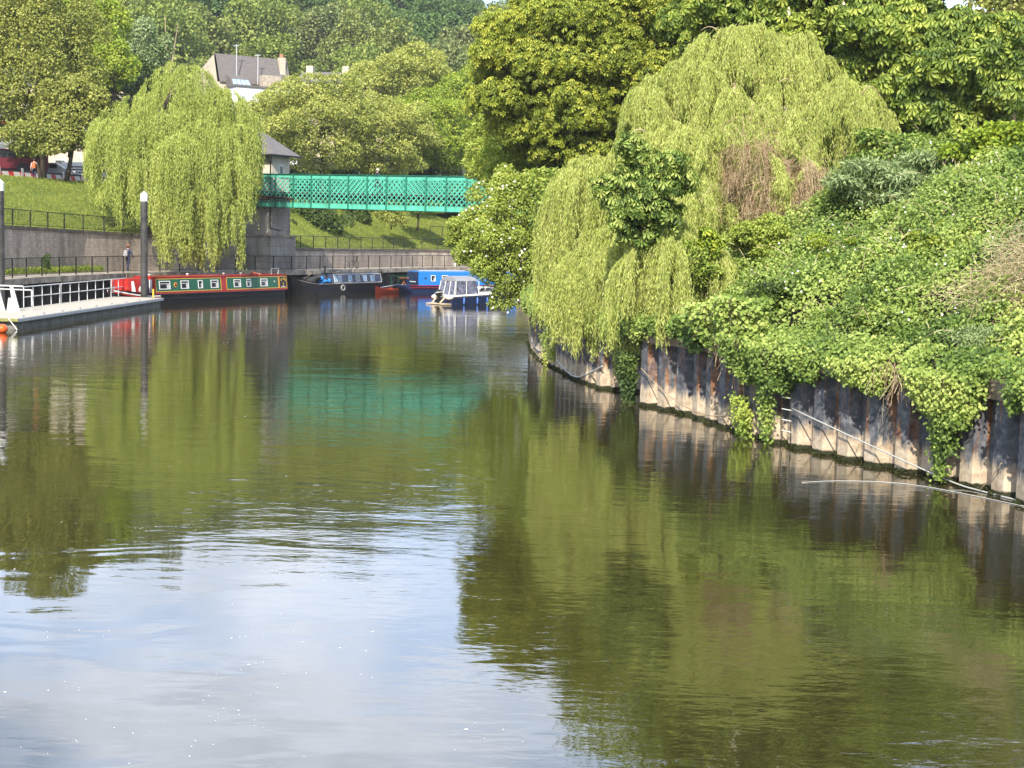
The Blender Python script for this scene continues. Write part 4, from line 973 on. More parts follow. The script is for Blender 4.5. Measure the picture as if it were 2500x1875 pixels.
def boat_window(e, x0, x1, za, zb, fl, off, curtains=True, cm='curtain'):
    fr = frame_plate(MB(), x0, x1, za, zb, fl, off, .05, .025).build('window', M['white'], e)
    if x1 - x0 > .5: plate(MB(), x0 + .05, x1 - .05, zb - .2, zb - .17, fl, off + .004, .02).build('glazing_bar', M['white'], fr)
    plate(MB(), x0 + .05, x1 - .05, za + .05, zb - .05, fl, off, .006).build('pane', M['glass'], fr)
    if curtains:
        w_ = (x1 - x0) * .26; plate(MB(), x1 - .06 - w_, x1 - .06, za + .06, zb - .22, fl, off + .007, .004).build('curtain', M[cm], fr)
    return fr
M['boatred'] = basic('boat red paint', (.36, .022, .016), .35, var=.12); M['boatgreen'] = basic('boat green paint', (.010, .105, .055), .35, var=.12)
M['yellow'] = basic('yellow coach line', (.80, .50, .05), .45, var=.06); M['hullblack'] = basic('bitumen hull', (.014, .014, .019), .55, var=.4)
M['navy'] = basic('navy paint', (.018, .03, .085), .35, var=.15); M['skyblue'] = basic('bright blue paint', (.02, .19, .58), .35, var=.08); M['greyblue'] = basic('grey navy cabin paint', (.035, .045, .085), .4, var=.2)
def mushroom(e, x, y, z, mat='white'): MB().cyl((x, y, z), .035, .1, 8).ellip((x, y, z + .12), (.1, .1, .05), 10, 6).build('roof_vent', M[mat], e, smooth=True)

# --- red and green narrowboat
bt = Boat('narrowboat', 'red and green narrowboat moored beside the pontoon under the left willow', 'narrowboat', at(392, 741, z=0), at(703, 727, z=0))
tb = bt.tx(308) - .5; L = bt.tx(703) - tb; e = bt.make(tb); X = bt.X
hull_mesh(L, 2.1, 2.6, 1.0, -.35, .60, 1.0).build('hull', M['hullblack'], e, smooth=False)
m = MB()
for sg in (-1, 1):
    pts = [(x, sg * (1.05 * min(1, max(.03, x / 2.6) ** .55) * 1.07 + .012), .60 + .4 * max(0, 1 - x / 2.6) ** 1.6 - .12) for x in np.linspace(0.05, 3.4, 10)]
    m.tube(pts, .045, 5)
m.build('bow_stripe', M['white'], e)
m = MB()
for sg in (-1, 1):
    pts = [(x, sg * (1.05 * min(1, max(.03, x / 2.6) ** .55) * 1.06 + .012), .60 + .4 * max(0, 1 - x / 2.6) ** 1.6 - .22) for x in np.linspace(0.05, 3.4, 10)]
    m.tube(pts, .05, 5)
m.build('bow_stripe', M['boatred'], e)
m = MB()
for sg in (-1, 1): m.tube([(2.6, sg * 1.115, .58), (L - 1.0, sg * 1.115, .58)], .03, 5); m.tube([(2.6, sg * 1.10, .3), (L - .9, sg * 1.10, .3)], .025, 5)
m.build('rubbing_strake', M['hullblack'], e)
yb, yt, zc0, zc1 = .98, .86, .60, 1.64; fl = lambda z: flank(yb, yt, zc0, zc1, z)
cx0, cx1 = X(376), X(699); m = MB(); cabin(m, cx0, cx1, yb, yt, zc0, zc1, .12, .05); m.build('cabin', M['boatred'], e)
m = MB(); plate(m, cx0 + .15, X(537), .76, 1.53, fl, .002, .006); plate(m, X(553), X(677), .76, 1.53, fl, .002, .006); m.build('side_panel', M['boatgreen'], e)
m = MB(); frame_plate(m, cx0 + .12, X(538.5), .73, 1.56, fl, .003, .035, .012); frame_plate(m, X(551.5), X(678.5), .73, 1.56, fl, .003, .035, .012); frame_plate(m, X(680), X(698), .73, 1.56, fl, .003, .03, .012); m.build('coach_line', M['yellow'], e)
nm = plate(MB(), X(681), X(697), .76, 1.53, fl, .002, .006).build('name_panel', M['hullblack'], e)
def text_mesh(s, size, mat, name, parent, mw, align='CENTER', ext=.004):
    cu = bpy.data.curves.new(name, 'FONT'); cu.body = s; cu.size = size; cu.extrude = ext; cu.align_x = align; cu.offset = size * .012
    to = bpy.data.objects.new('tmp', cu); COL.objects.link(to); dg = bpy.context.evaluated_depsgraph_get()
    me = bpy.data.meshes.new_from_object(to.evaluated_get(dg)); bpy.data.objects.remove(to)
    me.materials.clear(); me.transform(mw); me.materials.append(mat); o = bpy.data.objects.new(name, me); COL.objects.link(o); o.parent = parent; return o
tilt = math.atan2(yb - yt, zc1 - zc0)
cxn = (X(681) + X(697)) / 2
for i, ch in enumerate('BY DON'):
    if ch == ' ': continue
    a = (i - 2.5) * .30; R_ = .30
    mw = Matrix.Translation((cxn + R_ * math.sin(a), fl(1.2) - .03, 1.08 + R_ * math.cos(a) - .06)) @ Matrix.Rotation(PI / 2 - tilt, 4, 'X') @ Matrix.Rotation(-a, 4, 'Z')
    text_mesh(ch, .19, M['yellow'], 'lettering', nm, mw)
text_mesh('2', .26, M['yellow'], 'lettering', nm, Matrix.Translation((cxn, fl(1.0) - .03, .93)) @ Matrix.Rotation(PI / 2 - tilt, 4, 'X'))
plate(MB(), cxn - .22, cxn + .22, .80, .85, fl, .012, .006).build('name_bar', M['white'], nm)
for a_, b_ in ((387, 414), (440, 459), (482, 493), (513, 531), (569, 586), (600, 611), (634, 651)): boat_window(e, X(a_), X(b_), .88, 1.42, fl, .01)
em = MB(); em.tube([(X(427), fl(1.15) - .012, 1.15), (X(427), fl(1.15) - .03, 1.15)], .16, 16); em.build('round_emblem', M['yellow'], e); MB().tube([(X(427), fl(1.15) - .031, 1.15), (X(427), fl(1.15) - .04, 1.15)], .11, 16).build('round_emblem', M['boatred'], e)
em = MB(); em.tube([(X(668), fl(1.2) - .012, 1.2), (X(668), fl(1.2) - .03, 1.2)], .08, 12); em.build('round_emblem', M['galv'], e)
m = MB(); m.box(cx0 + .1, -.9, 1.60, cx1 - .02, -.82, 1.69); m.box(cx0 + .1, .82, 1.60, cx1 - .02, .9, 1.69); m.build('handrail', M['boatred'], e)
# front bulkhead: white and blue striped doors
m = MB()
for y in (-.62, -.2, .2, .62): m.box(cx0 - .02, y - .12, .66, cx0 - .005, y + .12, 1.5)
m.build('bulkhead_panel', M['white'], e); m = MB()
for y in (-.41, 0, .41): m.box(cx0 - .02, y - .06, .66, cx0 - .006, y + .06, 1.5)
m.build('bulkhead_panel', M['navy'], e)
# cratch at the bow
m = MB(); k0 = X(318); m.hexa([(k0, -.75, .85), (k0 + 1.5, -.9, .62), (k0 + 1.5, .9, .62), (k0, .75, .85), (k0 + .15, -.6, 1.55), (k0 + 1.5, -.75, 1.6), (k0 + 1.5, .75, 1.6), (k0 + .15, .6, 1.55)]); m.build('cratch_cover', M['boatred'], e)
m = MB()
for u in (.25, .85): m.hexa([(k0 + u, -.83, .8), (k0 + u + .3, -.86, .78), (k0 + u + .3, -.84, .78), (k0 + u, -.81, .8), (k0 + u + .08, -.71, 1.42), (k0 + u + .25, -.735, 1.44), (k0 + u + .25, -.715, 1.44), (k0 + u + .08, -.69, 1.42)])
m.build('cratch_panel', M['white'], e)
for px in (377, 470, 558, 600): mushroom(e, X(px) + .3, -.2, zc1 + .04)
MB().torus((X(640), -.35, zc1 + .12), .33, .07, (.2, -.2, 1), 20, 8).build('lifebuoy', basic('faded orange ring', (.7, .2, .12), .6), e)
m = MB(); xs = X(690); m.tube([(xs - .9, -.5, zc1 + .05), (xs - .9, -.5, zc1 + .45), (xs, -.5, zc1 + .45), (xs - .1, -.5, zc1 + .05)], .025, 6); m.build('roof_rack', M['galv'], e)
m = MB(); m.tube([(L - 1.0, -.9, .6), (L - .95, -.9, 1.35), (L - .3, -.55, 1.35), (L - .3, -.5, .62)], .022, 6); m.tube([(L - .3, -.55, 1.35), (L - .1, 0, 1.35), (L - .3, .55, 1.35)], .022, 6); m.build('stern_rail', M['galv'], e)

# --- black narrowboat
bt = Boat('narrowboat', 'black-hulled narrowboat with blue tarpaulin on its foredeck, right of the bridge tower', 'narrowboat', at(748, 719, z=0), at(932, 712, z=0), 2.05)
tb = bt.tx(741) - .6; L = bt.tx(936) - tb; e = bt.make(tb); X = bt.X
hull_mesh(L, 2.05, 2.2, .9, -.35, .78, 1.35).build('hull', M['hullblack'], e)
m = MB(); m.tube([(2.2, -1.09, .76), (L - .8, -1.09, .76)], .025, 5); m.tube([(.3, -.45, 1.12), (1.2, -.85, .9), (2.2, -1.09, .76)], .022, 5); m.build('rubbing_strake', basic('pale worn strake', (.3, .24, .2), .6), e)
yb, yt, zc0, zc1 = .92, .76, .78, 1.52; fl = lambda z: flank(yb, yt, zc0, zc1, z); cx0, cx1 = X(809), X(931)
m = MB(); cabin(m, cx0, cx1, yb, yt, zc0, zc1, .35, .2); m.build('cabin', M['greyblue'], e)
m = MB(); frame_plate(m, cx0 + .3, cx1 - .12, .80, 1.50, fl, .003, .03, .012); m.build('coach_line', M['white'], e)
M['bluecurtain'] = basic('pale blue blind', (.30, .45, .62), .8, var=.1)
for a_, b_ in ((815, 823), (825, 833), (849, 858), (867, 877), (885, 894), (903, 913)):
    x0_, x1_ = X(a_), X(b_); fr = frame_plate(MB(), x0_, x1_, .90, 1.38, fl, .01, .04, .02).build('window', M['galv'], e); plate(MB(), x0_ + .04, x1_ - .04, .94, 1.34, fl, .01, .006).build('blind', M['bluecurtain'] if a_ not in (867,) else M['glass'], fr)
tp = MB(); g = random.Random(4)
for i in range(9): tp.ellip((X(778) + g.uniform(-.9, 1.4), g.uniform(-.6, .5), 1.05 + g.uniform(-.1, .2)), (g.uniform(.25, .5), g.uniform(.2, .4), g.uniform(.15, .32)), 9, 6)
tp.build('foredeck_clutter', basic('dark covers', (.03, .03, .035), .8), e)
tp = MB()
for i in range(7): tp.ellip((X(797) + g.uniform(-.45, .5), -.45 + g.uniform(-.35, .5), 1.02 + g.uniform(-.25, .25)), (g.uniform(.18, .36), g.uniform(.16, .3), g.uniform(.16, .34)), 8, 5)
tp.build('tarpaulin', basic('blue tarpaulin', (.03, .22, .62), .45, var=.3, scale=5), e)
MB().torus((X(829), -1.16, .42), .2, .07, (.1, 1, 0), 18, 8).build('tyre_fender', basic('pale worn tyre', (.25, .25, .25), .8), e)
MB().cyl((X(806), -.3, zc1 - .1), .07, .75, 10).build('chimney', M['black'], e)
for px in (838, 875): mushroom(e, X(px), -.25, zc1 + .03)
m = MB(); m.box(X(820), -.5, zc1 + .06, X(850), -.2, zc1 + .14); m.box(X(880), -.45, zc1 + .06, X(905), -.05, zc1 + .16); m.build('roof_planks', M['ropeold'], e)

# --- canoe
ca = at(926, 716, z=0); cb_ = at(983, 713, z=0)
bt = Boat('canoe', 'small orange-red open canoe floating behind the black narrowboat', 'canoe', ca, V((ca.x + 1.9, ca.y + 3.1, 0)), .8); L = bt.tx(983); e = bt.make(0)
secs = []
for i in range(15):
    t = i / 14; k = max(.02, math.sin(PI * t) ** .6); zz = .36 + .22 * abs(2 * t - 1) ** 3; w_ = .42 * k
    secs.append([(L * t, w_ * .6, -.08), (L * t, w_, zz * .6), (L * t, w_ * 1.02, zz), (L * t, max(0, w_ - .03), zz), (L * t, w_ * .55, .02), (L * t, -w_ * .55, .02), (L * t, -max(0, w_ - .03), zz), (L * t, -w_ * 1.02, zz), (L * t, -w_, zz * .6), (L * t, -w_ * .6, -.08)])
MB().loft(secs, closed=True).build('hull', basic('orange red hull', (.55, .07, .03), .4), e)
MB().box(L * .3, -.38, .26, L * .36, .38, .29).box(L * .62, -.38, .26, L * .68, .38, .29).build('seat', M['ropeold'], e)
MB().tube([(L * .15, -.1, .45), (L * .8, .1, .6)], .03, 6).build('paddle', M['white'], e)

# --- blue narrowboat
c0 = at(1023, 715, z=0)
bt = Boat('narrowboat', 'bright blue narrowboat moored beyond the canoe, partly hidden by the bush', 'narrowboat', c0, V((c0.x + 8.1, c0.y + 5.9, 0)), 2.1); e = bt.make(-1.8); L = 15.0
# here local x runs from the stern (left) to the bow (right)
hull_mesh(L, 2.1, .9, 2.4, -.35, .62, .62).build('hull', M['navy'], e)
m = MB(); m.tube([(.9, -1.12, .60), (12, -1.12, .60)], .03, 5); m.tube([(.9, -1.12, .42), (12, -1.12, .42)], .03, 5); m.build('rubbing_strake', M['boatred'], e)
yb, yt, zc0, zc1 = .98, .86, .62, 1.72; fl = lambda z: flank(yb, yt, zc0, zc1, z)
m = MB(); cabin(m, 1.8, 12.0, yb, yt, zc0, zc1, .05, .2); m.build('cabin', M['skyblue'], e)
m = MB(); m.hexa([(1.77, -.93, .64), (1.79, -.93, .64), (1.79, .93, .64), (1.77, .93, .64), (1.82, -.84, 1.7), (1.84, -.84, 1.7), (1.84, .84, 1.7), (1.82, .84, 1.7)]); bk = m.build('rear_bulkhead', M['navy'], e)
MB().box(1.755, -.55, .86, 1.768, .35, .93).build('name_strip', M['white'], bk)
boat_window(e, bt.X(1048), bt.X(1059), .95, 1.45, fl, .01, True)
boat_window(e, bt.X(1075), bt.X(1090), .95, 1.45, fl, .01, True)
MB().tube([(bt.X(1035), fl(1.2) - .01, 1.2), (bt.X(1035), fl(1.2) - .03, 1.2)], .09, 12).build('round_emblem', M['navy'], e)
m = MB(); m.box(2.2, -.5, zc1 + .06, 6.5, -.35, zc1 + .12); m.box(2.5, .0, zc1 + .06, 7.0, .2, zc1 + .14); m.build('roof_planks', M['galv'], e)
m = MB(); m.tube([(.1, -.6, .6), (.1, -.6, 1.35), (.1, .6, 1.35), (.1, .6, .6)], .025, 6); m.tube([(.1, -.6, 1.35), (1.2, -.9, 1.35), (1.2, -.9, .6)], .025, 6); m.build('stern_rail', M['boatgreen'], e)
m = MB(); m.tube([(.6, -.3, .62), (.95, -.35, 1.2)], .03, 6); m.tube([(.95, -.3, .62), (.6, -.35, 1.2)], .03, 6); m.box(.45, -.6, 1.18, 1.1, -.1, 1.22); m.build('folding_table', basic('orange wood', (.55, .2, .06), .6), e)

# --- white cabin cruiser
c0 = at(1106, 745, z=0)
bt = Boat('cabin_cruiser', 'small white and navy cabin cruiser with grey canopy and outboard under the white-flowered bush', 'cabin cruiser', c0, V((c0.x + 7.5, c0.y + 6.6, 0)), 2.15); e = bt.make(0); L = 5.8
secs = []
for i in range(16):
    t = i / 15; k = 1 if t < .55 else max(.03, 1 - ((t - .55) / .45) ** 2); w_ = 1.07 * k; zz = .62 + .22 * t
    secs.append([(L * t, w_ * .4, -.25), (L * t, w_ * .86, 0), (L * t, w_ * .97, zz - .14), (L * t, -w_ * .97, zz - .14), (L * t, -w_ * .86, 0), (L * t, -w_ * .4, -.25)])
MB().loft(secs, closed=True).build('hull', M['navy'], e)
secs = []
for i in range(16):
    t = i / 15; k = 1 if t < .55 else max(.03, 1 - ((t - .55) / .45) ** 2); w_ = 1.07 * k; zz = .62 + .22 * t
    secs.append([(L * t, w_ * .97, zz - .138), (L * t, w_ * 1.04, zz - .04), (L * t, w_ * .98, zz + .04), (L * t, -w_ * .98, zz + .04), (L * t, -w_ * 1.04, zz - .04), (L * t, -w_ * .97, zz - .138)])
MB().loft(secs, closed=True).build('deck_moulding', M['white'], e)
m = MB()
for sg in (-1, 1): m.ellip((-.05, sg * .78, .50), (.35, .28, .17), 12, 8)
m.build('transom_corner', M['white'], e, smooth=True)
M['canvas'] = basic('grey canvas', (.26, .27, .30), .8, var=.1); M['clear'] = basic('blue grey clear vinyl', (.05, .06, .13), .15, var=.8, scale=4, c2=(.25, .27, .38), spec=.7)
m = MB(); m.hexa([(.25, -.95, .66), (2.4, -.98, .72), (2.4, .98, .72), (.25, .95, .66), (.45, -.82, 1.62), (2.2, -.86, 1.68), (2.2, .86, 1.68), (.45, .82, 1.62)]); m.build('canopy_side', M['clear'], e)
m = MB(); m.loft([[(x, y * 1.0, 1.63 + z) for y, z in ((-.88, 0), (-.6, .24), (0, .34), (.6, .24), (.88, 0))] for x in (.42, 1.3, 2.3)]); m.loft([[(2.3, y, 1.63 + z) for y, z in ((-.88, 0), (-.6, .24), (0, .34), (.6, .24), (.88, 0))], [(2.6, y * .97, 1.5 + z) for y, z in ((-.88, 0), (-.6, .2), (0, .28), (.6, .2), (.88, 0))]])
m.add([(.42, -.88, 1.63), (.42, -.6, 1.87), (.42, 0, 1.97), (.42, .6, 1.87), (.42, .88, 1.63)], [(0, 1, 2, 3, 4)]); m.build('canopy_roof', M['canvas'], e)
m = MB()
for x in (.3, 1.25, 2.35): m.bar((x, -.985, .7), (x + .1, -.87, 1.64), .03, .05)
for y in (-.9, -.3, .3, .9): m.bar((.22, y, .68), (.42, y * .9, 1.62), .03, .04)
m.build('canopy_pole', M['white'], e)
m = MB(); m.hexa([(2.0, -1.0, .72), (5.0, -.6, .86), (5.0, .6, .86), (2.0, 1.0, .72), (2.6, -.85, 1.25), (4.2, -.5, 1.2), (4.2, .5, 1.2), (2.6, .85, 1.25)]); m.build('cabin', M['white'], e)
m = MB(); m.hexa([(2.45, -.94, .95), (3.9, -.74, .98), (3.9, -.70, .98), (2.45, -.90, .95), (2.7, -.875, 1.15), (3.8, -.66, 1.13), (3.8, -.62, 1.13), (2.7, -.835, 1.15)]); m.build('cabin_window', M['glass'], e)
ou = MB(); ou.ellip((-.42, 0, .78), (.3, .2, .26), 12, 8); ou = ou.build('outboard_motor', M['black'], e, smooth=True)
MB().box(-.5, -.05, -.3, -.34, .05, .62).build('motor_leg', M['black'], ou); MB().torus((-.42, 0, .8), .28, .022, (0, .25, 1), 16, 6).build('motor_stripe', M['white'], ou)
m = MB(); m.bar((-.75, -.55, .12), (-.15, -.5, .62), .06, .09); m.bar((-.65, .45, .1), (-.2, .3, .66), .06, .09); m.box(-.8, -.95, .03, -.05, .95, .09); m.build('boarding_ladder', basic('tan teak', (.6, .48, .33), .6), e)
for x in (.9, 2.1, 3.0): MB().ellip((x, -1.17, .28), (.07, .07, .26), 10, 8).build('fender', basic('blue fender', (.08, .2, .6), .4), e, smooth=True)
m = MB(); m.tube([(3.0, -.85, .95), (3.2, -.85, 1.35), (5.2, -.35, 1.4), (5.7, 0, 1.4)], .02, 6); m.build('pulpit_rail', M['galv'], e)

# ------------------------------------------------------------------ pontoon
pa = at(40, 805, z=0); pb = at(392, 748, z=0); pd = (pb - pa).normalized(); pn = V((-pd.y, pd.x, 0))
pt = thing('pontoon', 'long pale floating pontoon with grey concrete floats on the left', 'pontoon', (pa.x, pa.y, 0), math.atan2(pd.y, pd.x)); PLn = (pb - pa).length; PWd = 2.95
MB().box(-.15, -.1, .44, PLn + .12, PWd, .52).build('deck', M['deck'], pt, bevel=.01)
k = 0; nfl = 12
for i in range(nfl): MB().box(i * PLn / nfl + .02, 0, -.5, (i + 1) * PLn / nfl - .03, PWd - .05, .40 - .015 * (i % 2)).build('float', M['pont_side'], pt)
MB().box(-.17, -.16, .36, PLn + .14, -.105, .50).build('edge_beam', M['galv'], pt)
MB().box(-.22, -.16, .38, -.155, PWd, .51).build('edge_beam', basic('mossy timber edge', (.25, .25, .08), .9, var=.4), pt)
for i in range(9):
    x = PLn * (i + .4) / 9; MB().tube([(x - .09, .07, .6), (x - .09, .07, .52), (x + .09, .07, .52), (x + .09, .07, .6)], .02, 6).tube([(x - .15, .07, .6), (x + .15, .07, .6)], .022, 6).build('mooring_cleat', M['galv'], pt)
MB().cyl((PLn - .5, .3, .52), .05, .55, 10).build('bollard', M['yellow'], pt)
MB().tube([(-.25, .25, .5), (-.3, -.15, 0.02)], .025, 6).build('corner_rope', M['white'], pt)
def pan_rail(x0, x1, n, label):
    y = PWd - .18; o = thing('pontoon_railing', label, 'railing', pt.matrix_basis @ V((x0, y, .52)), math.atan2(pd.y, pd.x)); Lr = x1 - x0
    for z in (1.08, .56): MB().tube([(0, 0, z), (Lr, 0, z)], .026, 8).build('rail', M['railgrey'], o)
    for i in range(n + 1): MB().tube([(Lr * i / n, 0, 0), (Lr * i / n, 0, 1.08)], .024, 8).build('post', M['railgrey'], o)
    return o
bpy.context.view_layer.update()
def pxx(px):   # local x on the railing line for an image column
    q = V((pa.x, pa.y, 0)) + pn * (PWd - .18); k = (px - 1250) / F; return (k * q.y - q.x) / (pd.x - k * pd.y)
r1_ = pan_rail(pxx(53), pxx(141), 4, 'near section of white two-bar railing at the back of the pontoon')
r2_ = pan_rail(pxx(144.5), pxx(302), 8, 'far section of white two-bar railing reaching the black mooring post')
# sign on railing
sg_ = thing('warning_sign', 'narrow white sign with a red ring and red lettering on the pontoon railing', 'sign', pt.matrix_basis @ V((pxx(267), PWd - .26, .85)), math.atan2(pd.y, pd.x))
MB().box(-.30, -.02, -.05, .30, .0, .80).build('board', M['white'], sg_)
M['signred'] = basic('sign red', (.6, .02, .02), .5, var=.05)
MB().torus((0, -.03, .52), .2, .035, (0, 1, 0), 24, 6).tube([(-.14, -.03, .66), (.14, -.03, .38)], .03, 6).build('prohibition_ring', M['signred'], sg_)
text_mesh('NO', .2, M['signred'], 'lettering', sg_, Matrix.Translation((0, -.024, .09)) @ Matrix.Rotation(PI / 2, 4, 'X')); text_mesh('ENTRY', .13, M['signred'], 'lettering', sg_, Matrix.Translation((0, -.024, -.03)) @ Matrix.Rotation(PI / 2, 4, 'X'))
# mooring posts
def mooring_post(px, ytop, ybase, Y, label, r):
    b_ = at(px, ybase, Y=Y); t_ = at(px, ytop, Y=Y); o = thing('mooring_post', label, 'mooring post', (b_.x, b_.y, 0), group='tall mooring posts by the pontoon')
    h = t_.z; MB().tube([(0, 0, -1.5), (0, 0, h - .62)], r, 24).build('shaft', basic('dark steel tube', (.035, .034, .036), .55, var=.5, scale=2.5, c2=(.09, .085, .08)), o, smooth=False)
    MB().tube([(0, 0, h - .617), (0, 0, h - .2), (0, 0, h)], [r + .012, r + .012, .03], 24).build('cap', M['white'], o)
mooring_post(352, 467, 722, 89.5, 'tall black mooring post with white cap in front of the red narrowboat', .215)
mooring_post(1, 436, 700, 73, 'tall black mooring post with white cap cut by the left frame edge', .225)
# gangway
gw = thing('gangway', 'white aluminium gangway with slanted side panels at the left end of the pontoon', 'gangway', at(53, 765, Y=70.5), PI)
m = MB(); m.box(-.1, -.03, -.02, 7, .03, .05); m.bar((-.1, 0, 1.33), (7, 0, 1.44), .07, .07); m.build('side_chord', M['galv'], gw)
for i in range(7):
    x = .12 + i * .72
    MB().hexa([(x - .05, -.05, .05), (x + .28, -.05, .05), (x + .28, .05, .05), (x - .05, .05, .05), (x + .30, -.05, 1.34), (x + .44, -.05, 1.34), (x + .44, .05, 1.34), (x + .30, .05, 1.34)]).build('side_panel', M['white'], gw)
    MB().hexa([(x + .30, .0, .05), (x + .62, .0, .05), (x + .62, .04, .05), (x + .30, .04, .05), (x + .36, .0, .75), (x + .52, .0, .75), (x + .52, .04, .75), (x + .36, .04, .75)]).build('side_panel', M['galv'], gw)
MB().box(-.1, -1.3, 0, 7, -.05, .04).build('walkway', M['galv'], gw)
MB().bar((-.1, -1.3, 1.1), (7, -1.3, 1.2), .06, .06).box(-.1, -1.33, 0, -.04, -1.27, 1.1).build('far_handrail', M['galv'], gw)
MB().tube([(.45, .12, -.06), (.45, .02, -.06)], .10, 14).build('roller', M['black'], gw)
by = thing('buoy', 'round orange buoy floating at the near end of the pontoon', 'buoy', at(6, 812, z=0)); MB().ellip((0, 0, .17), (.23, .23, .21), 20, 14).build('float', M['orange'], by, smooth=True); MB().cyl((0, 0, .37), .04, .05, 8).build('eye', M['black'], by)

# ------------------------------------------------------------------ bicycles
def bicycle(label, loc, rz, s=1.0):
    o = thing('bicycle', label, 'bicycle', loc, rz)
    for x in (-.52, .52):
        wh = MB().torus((x, 0, .34), .33, .022, (0, 1, 0), 20, 5).build('wheel', M['black'], o)
    m = MB(); m.tube([(-.52, 0, .34), (-.1, 0, .30), (.40, 0, .78), (-.18, 0, .80), (-.1, 0, .30)], .02, 5); m.tube([(-.52, 0, .34), (-.18, 0, .78), (-.2, 0, .92)], .016, 5); m.tube([(.52, 0, .34), (.40, 0, .78), (.37, 0, .98)], .02, 5)
    m.build('frame', basic('bike paint', (.03, .03, .035), .4), o)
    MB().tube([(.34, -.26, 1.0), (.40, 0, .98), (.34, .26, 1.0)], .016, 5).build('handlebar', M['black'], o); MB().ellip((-.22, 0, .94), (.13, .07, .035), 8, 5).build('saddle', M['black'], o)
    return o
pbk = at(868, 656, z=1.8); t_ = QUAY.tan(np.array([QUAY.near(pbk.x, pbk.y)]))[0]; q_ = QUAY.off(QUAY.near(pbk.x, pbk.y), -.5)
bicycle('dark bicycle leaning against the towpath railing', (q_[0], q_[1], 1.8), math.atan2(t_[1], t_[0]))
bk_ = at(937, 700, Y=119.5); bicycle('dark bicycle standing on the stern of the black narrowboat', (bk_.x, bk_.y, .70), .3)

# ------------------------------------------------------------------ people
SK = basic('skin', (.42, .24, .16), .6, var=.08)
def person(label, loc, rz, h=1.75, mats=None, stride=.22, arm=.3, hat=None, bag=None, hair=(.05, .03, .02)):
    o = thing('person', label, 'person', loc, rz)   # faces local +x
    k = h / 1.75; J = {}; E = []; Rr = {}
    def j(n, p, r, par=None):
        J[n] = len(J); Rr[n] = (p, r)
        if par: E.append((J[par], J[n]))
    j('pelvis', (0, 0, .95), .14); j('waist', (.01, 0, 1.08), .125, 'pelvis'); j('chest', (.01, 0, 1.28), .15, 'waist'); j('shoul', (0, 0, 1.42), .10, 'chest'); j('neck', (.01, 0, 1.50), .055, 'shoul'); j('head1', (.025, 0, 1.58), .075, 'neck'); j('head2', (.03, 0, 1.66), .092, 'head1'); j('head3', (.02, 0, 1.72), .06, 'head2'); j('nose', (.12, 0, 1.64), .014, 'head2')
    for sgn, sd in ((1, 'l'), (-1, 'r')):
        st = stride * sgn
        j('hip' + sd, (0, .09 * sgn, .88), .10, 'pelvis'); j('knee' + sd, (st * .5 + .04, .10 * sgn, .49), .062, 'hip' + sd); j('ank' + sd, (st - .03, .10 * sgn, .09), .04, 'knee' + sd); j('toe' + sd, (st + .13, .11 * sgn, .035), .035, 'ank' + sd)
        j('sh' + sd, (0, .18 * sgn, 1.40), .062, 'shoul'); a = -arm * sgn
        j('elb' + sd, (a * .45, .23 * sgn, 1.13), .045, 'sh' + sd); j('wri' + sd, (a * .8 + .08, .22 * sgn, .90), .028, 'elb' + sd); j('palm' + sd, (a * .85 + .10, .22 * sgn, .83), .03, 'wri' + sd)
        for q in range(4): j('f%d%s' % (q, sd), (a * .85 + .07 + q * .022, .215 * sgn, .745 + .006 * abs(q - 1.5)), .009, 'palm' + sd)
        j('th' + sd, (a * .85 + .15, .20 * sgn, .80), .010, 'palm' + sd)
    me = bpy.data.meshes.new('body'); me.from_pydata([tuple(c * k for c in Rr[n][0]) for n in J], E, []); me.update()
    ob = bpy.data.objects.new('body', me); COL.objects.link(ob)
    sk = ob.modifiers.new('skin', 'SKIN'); sv = me.skin_vertices[0].data
    for i, n in enumerate(J): r = Rr[n][1] * k; sv[i].radius = (r, r * (1.0 if n not in ('chest', 'waist', 'pelvis') else 1.25)); sv[i].use_root = (i == 0)
    ss = ob.modifiers.new('sub', 'SUBSURF'); ss.levels = 1; ss.render_levels = 1
    dg = bpy.context.evaluated_depsgraph_get(); nm_ = bpy.data.meshes.new_from_object(ob.evaluated_get(dg)); bpy.data.objects.remove(ob)
    nm_.name = 'body'; nm_.materials.clear()
    for mt in mats: nm_.materials.append(mt)   # skin, top, trousers, shoes
    for p in nm_.polygons:
        z = p.center.z / k; y = abs(p.center.y) / k
        p.material_index = 3 if z < .085 else 0 if (z > 1.49 or (y > .165 and z < .88)) else 2 if z < .93 and y < .17 else 1
        p.use_smooth = True
    b_ = bpy.data.objects.new('body', nm_); COL.objects.link(b_); b_.parent = o
    if hat: MB().ellip((.02 * k, 0, 1.71 * k), (.115, .105, .07), 12, 8).tube([(.1, 0, 1.69 * k), (.17, 0, 1.68 * k)], [.05, .03], 6).build('cap', hat, o, smooth=True)
    MB().ellip((-.01 * k, 0, 1.67 * k), (.105, .10, .10), 12, 8).build('hair', basic('hair', hair, .7), o, smooth=True)
    if bag: MB().hexa([(-.36, -.14, 1.0), (-.15, -.15, 1.0), (-.15, .15, 1.0), (-.36, .14, 1.0), (-.30, -.12, 1.45), (-.13, -.13, 1.45), (-.13, .13, 1.45), (-.30, .12, 1.45)]).build('backpack', bag, o, bevel=.04)
    return o
cl_ = lambda n, c: basic(n, c, .85, var=.15, scale=8)
pp = at(318, 664, z=1.8); t_ = QUAY.near(pp.x, pp.y); qq = QUAY.off(t_, -1.1); td = QUAY.tan(np.array([t_]))[0]
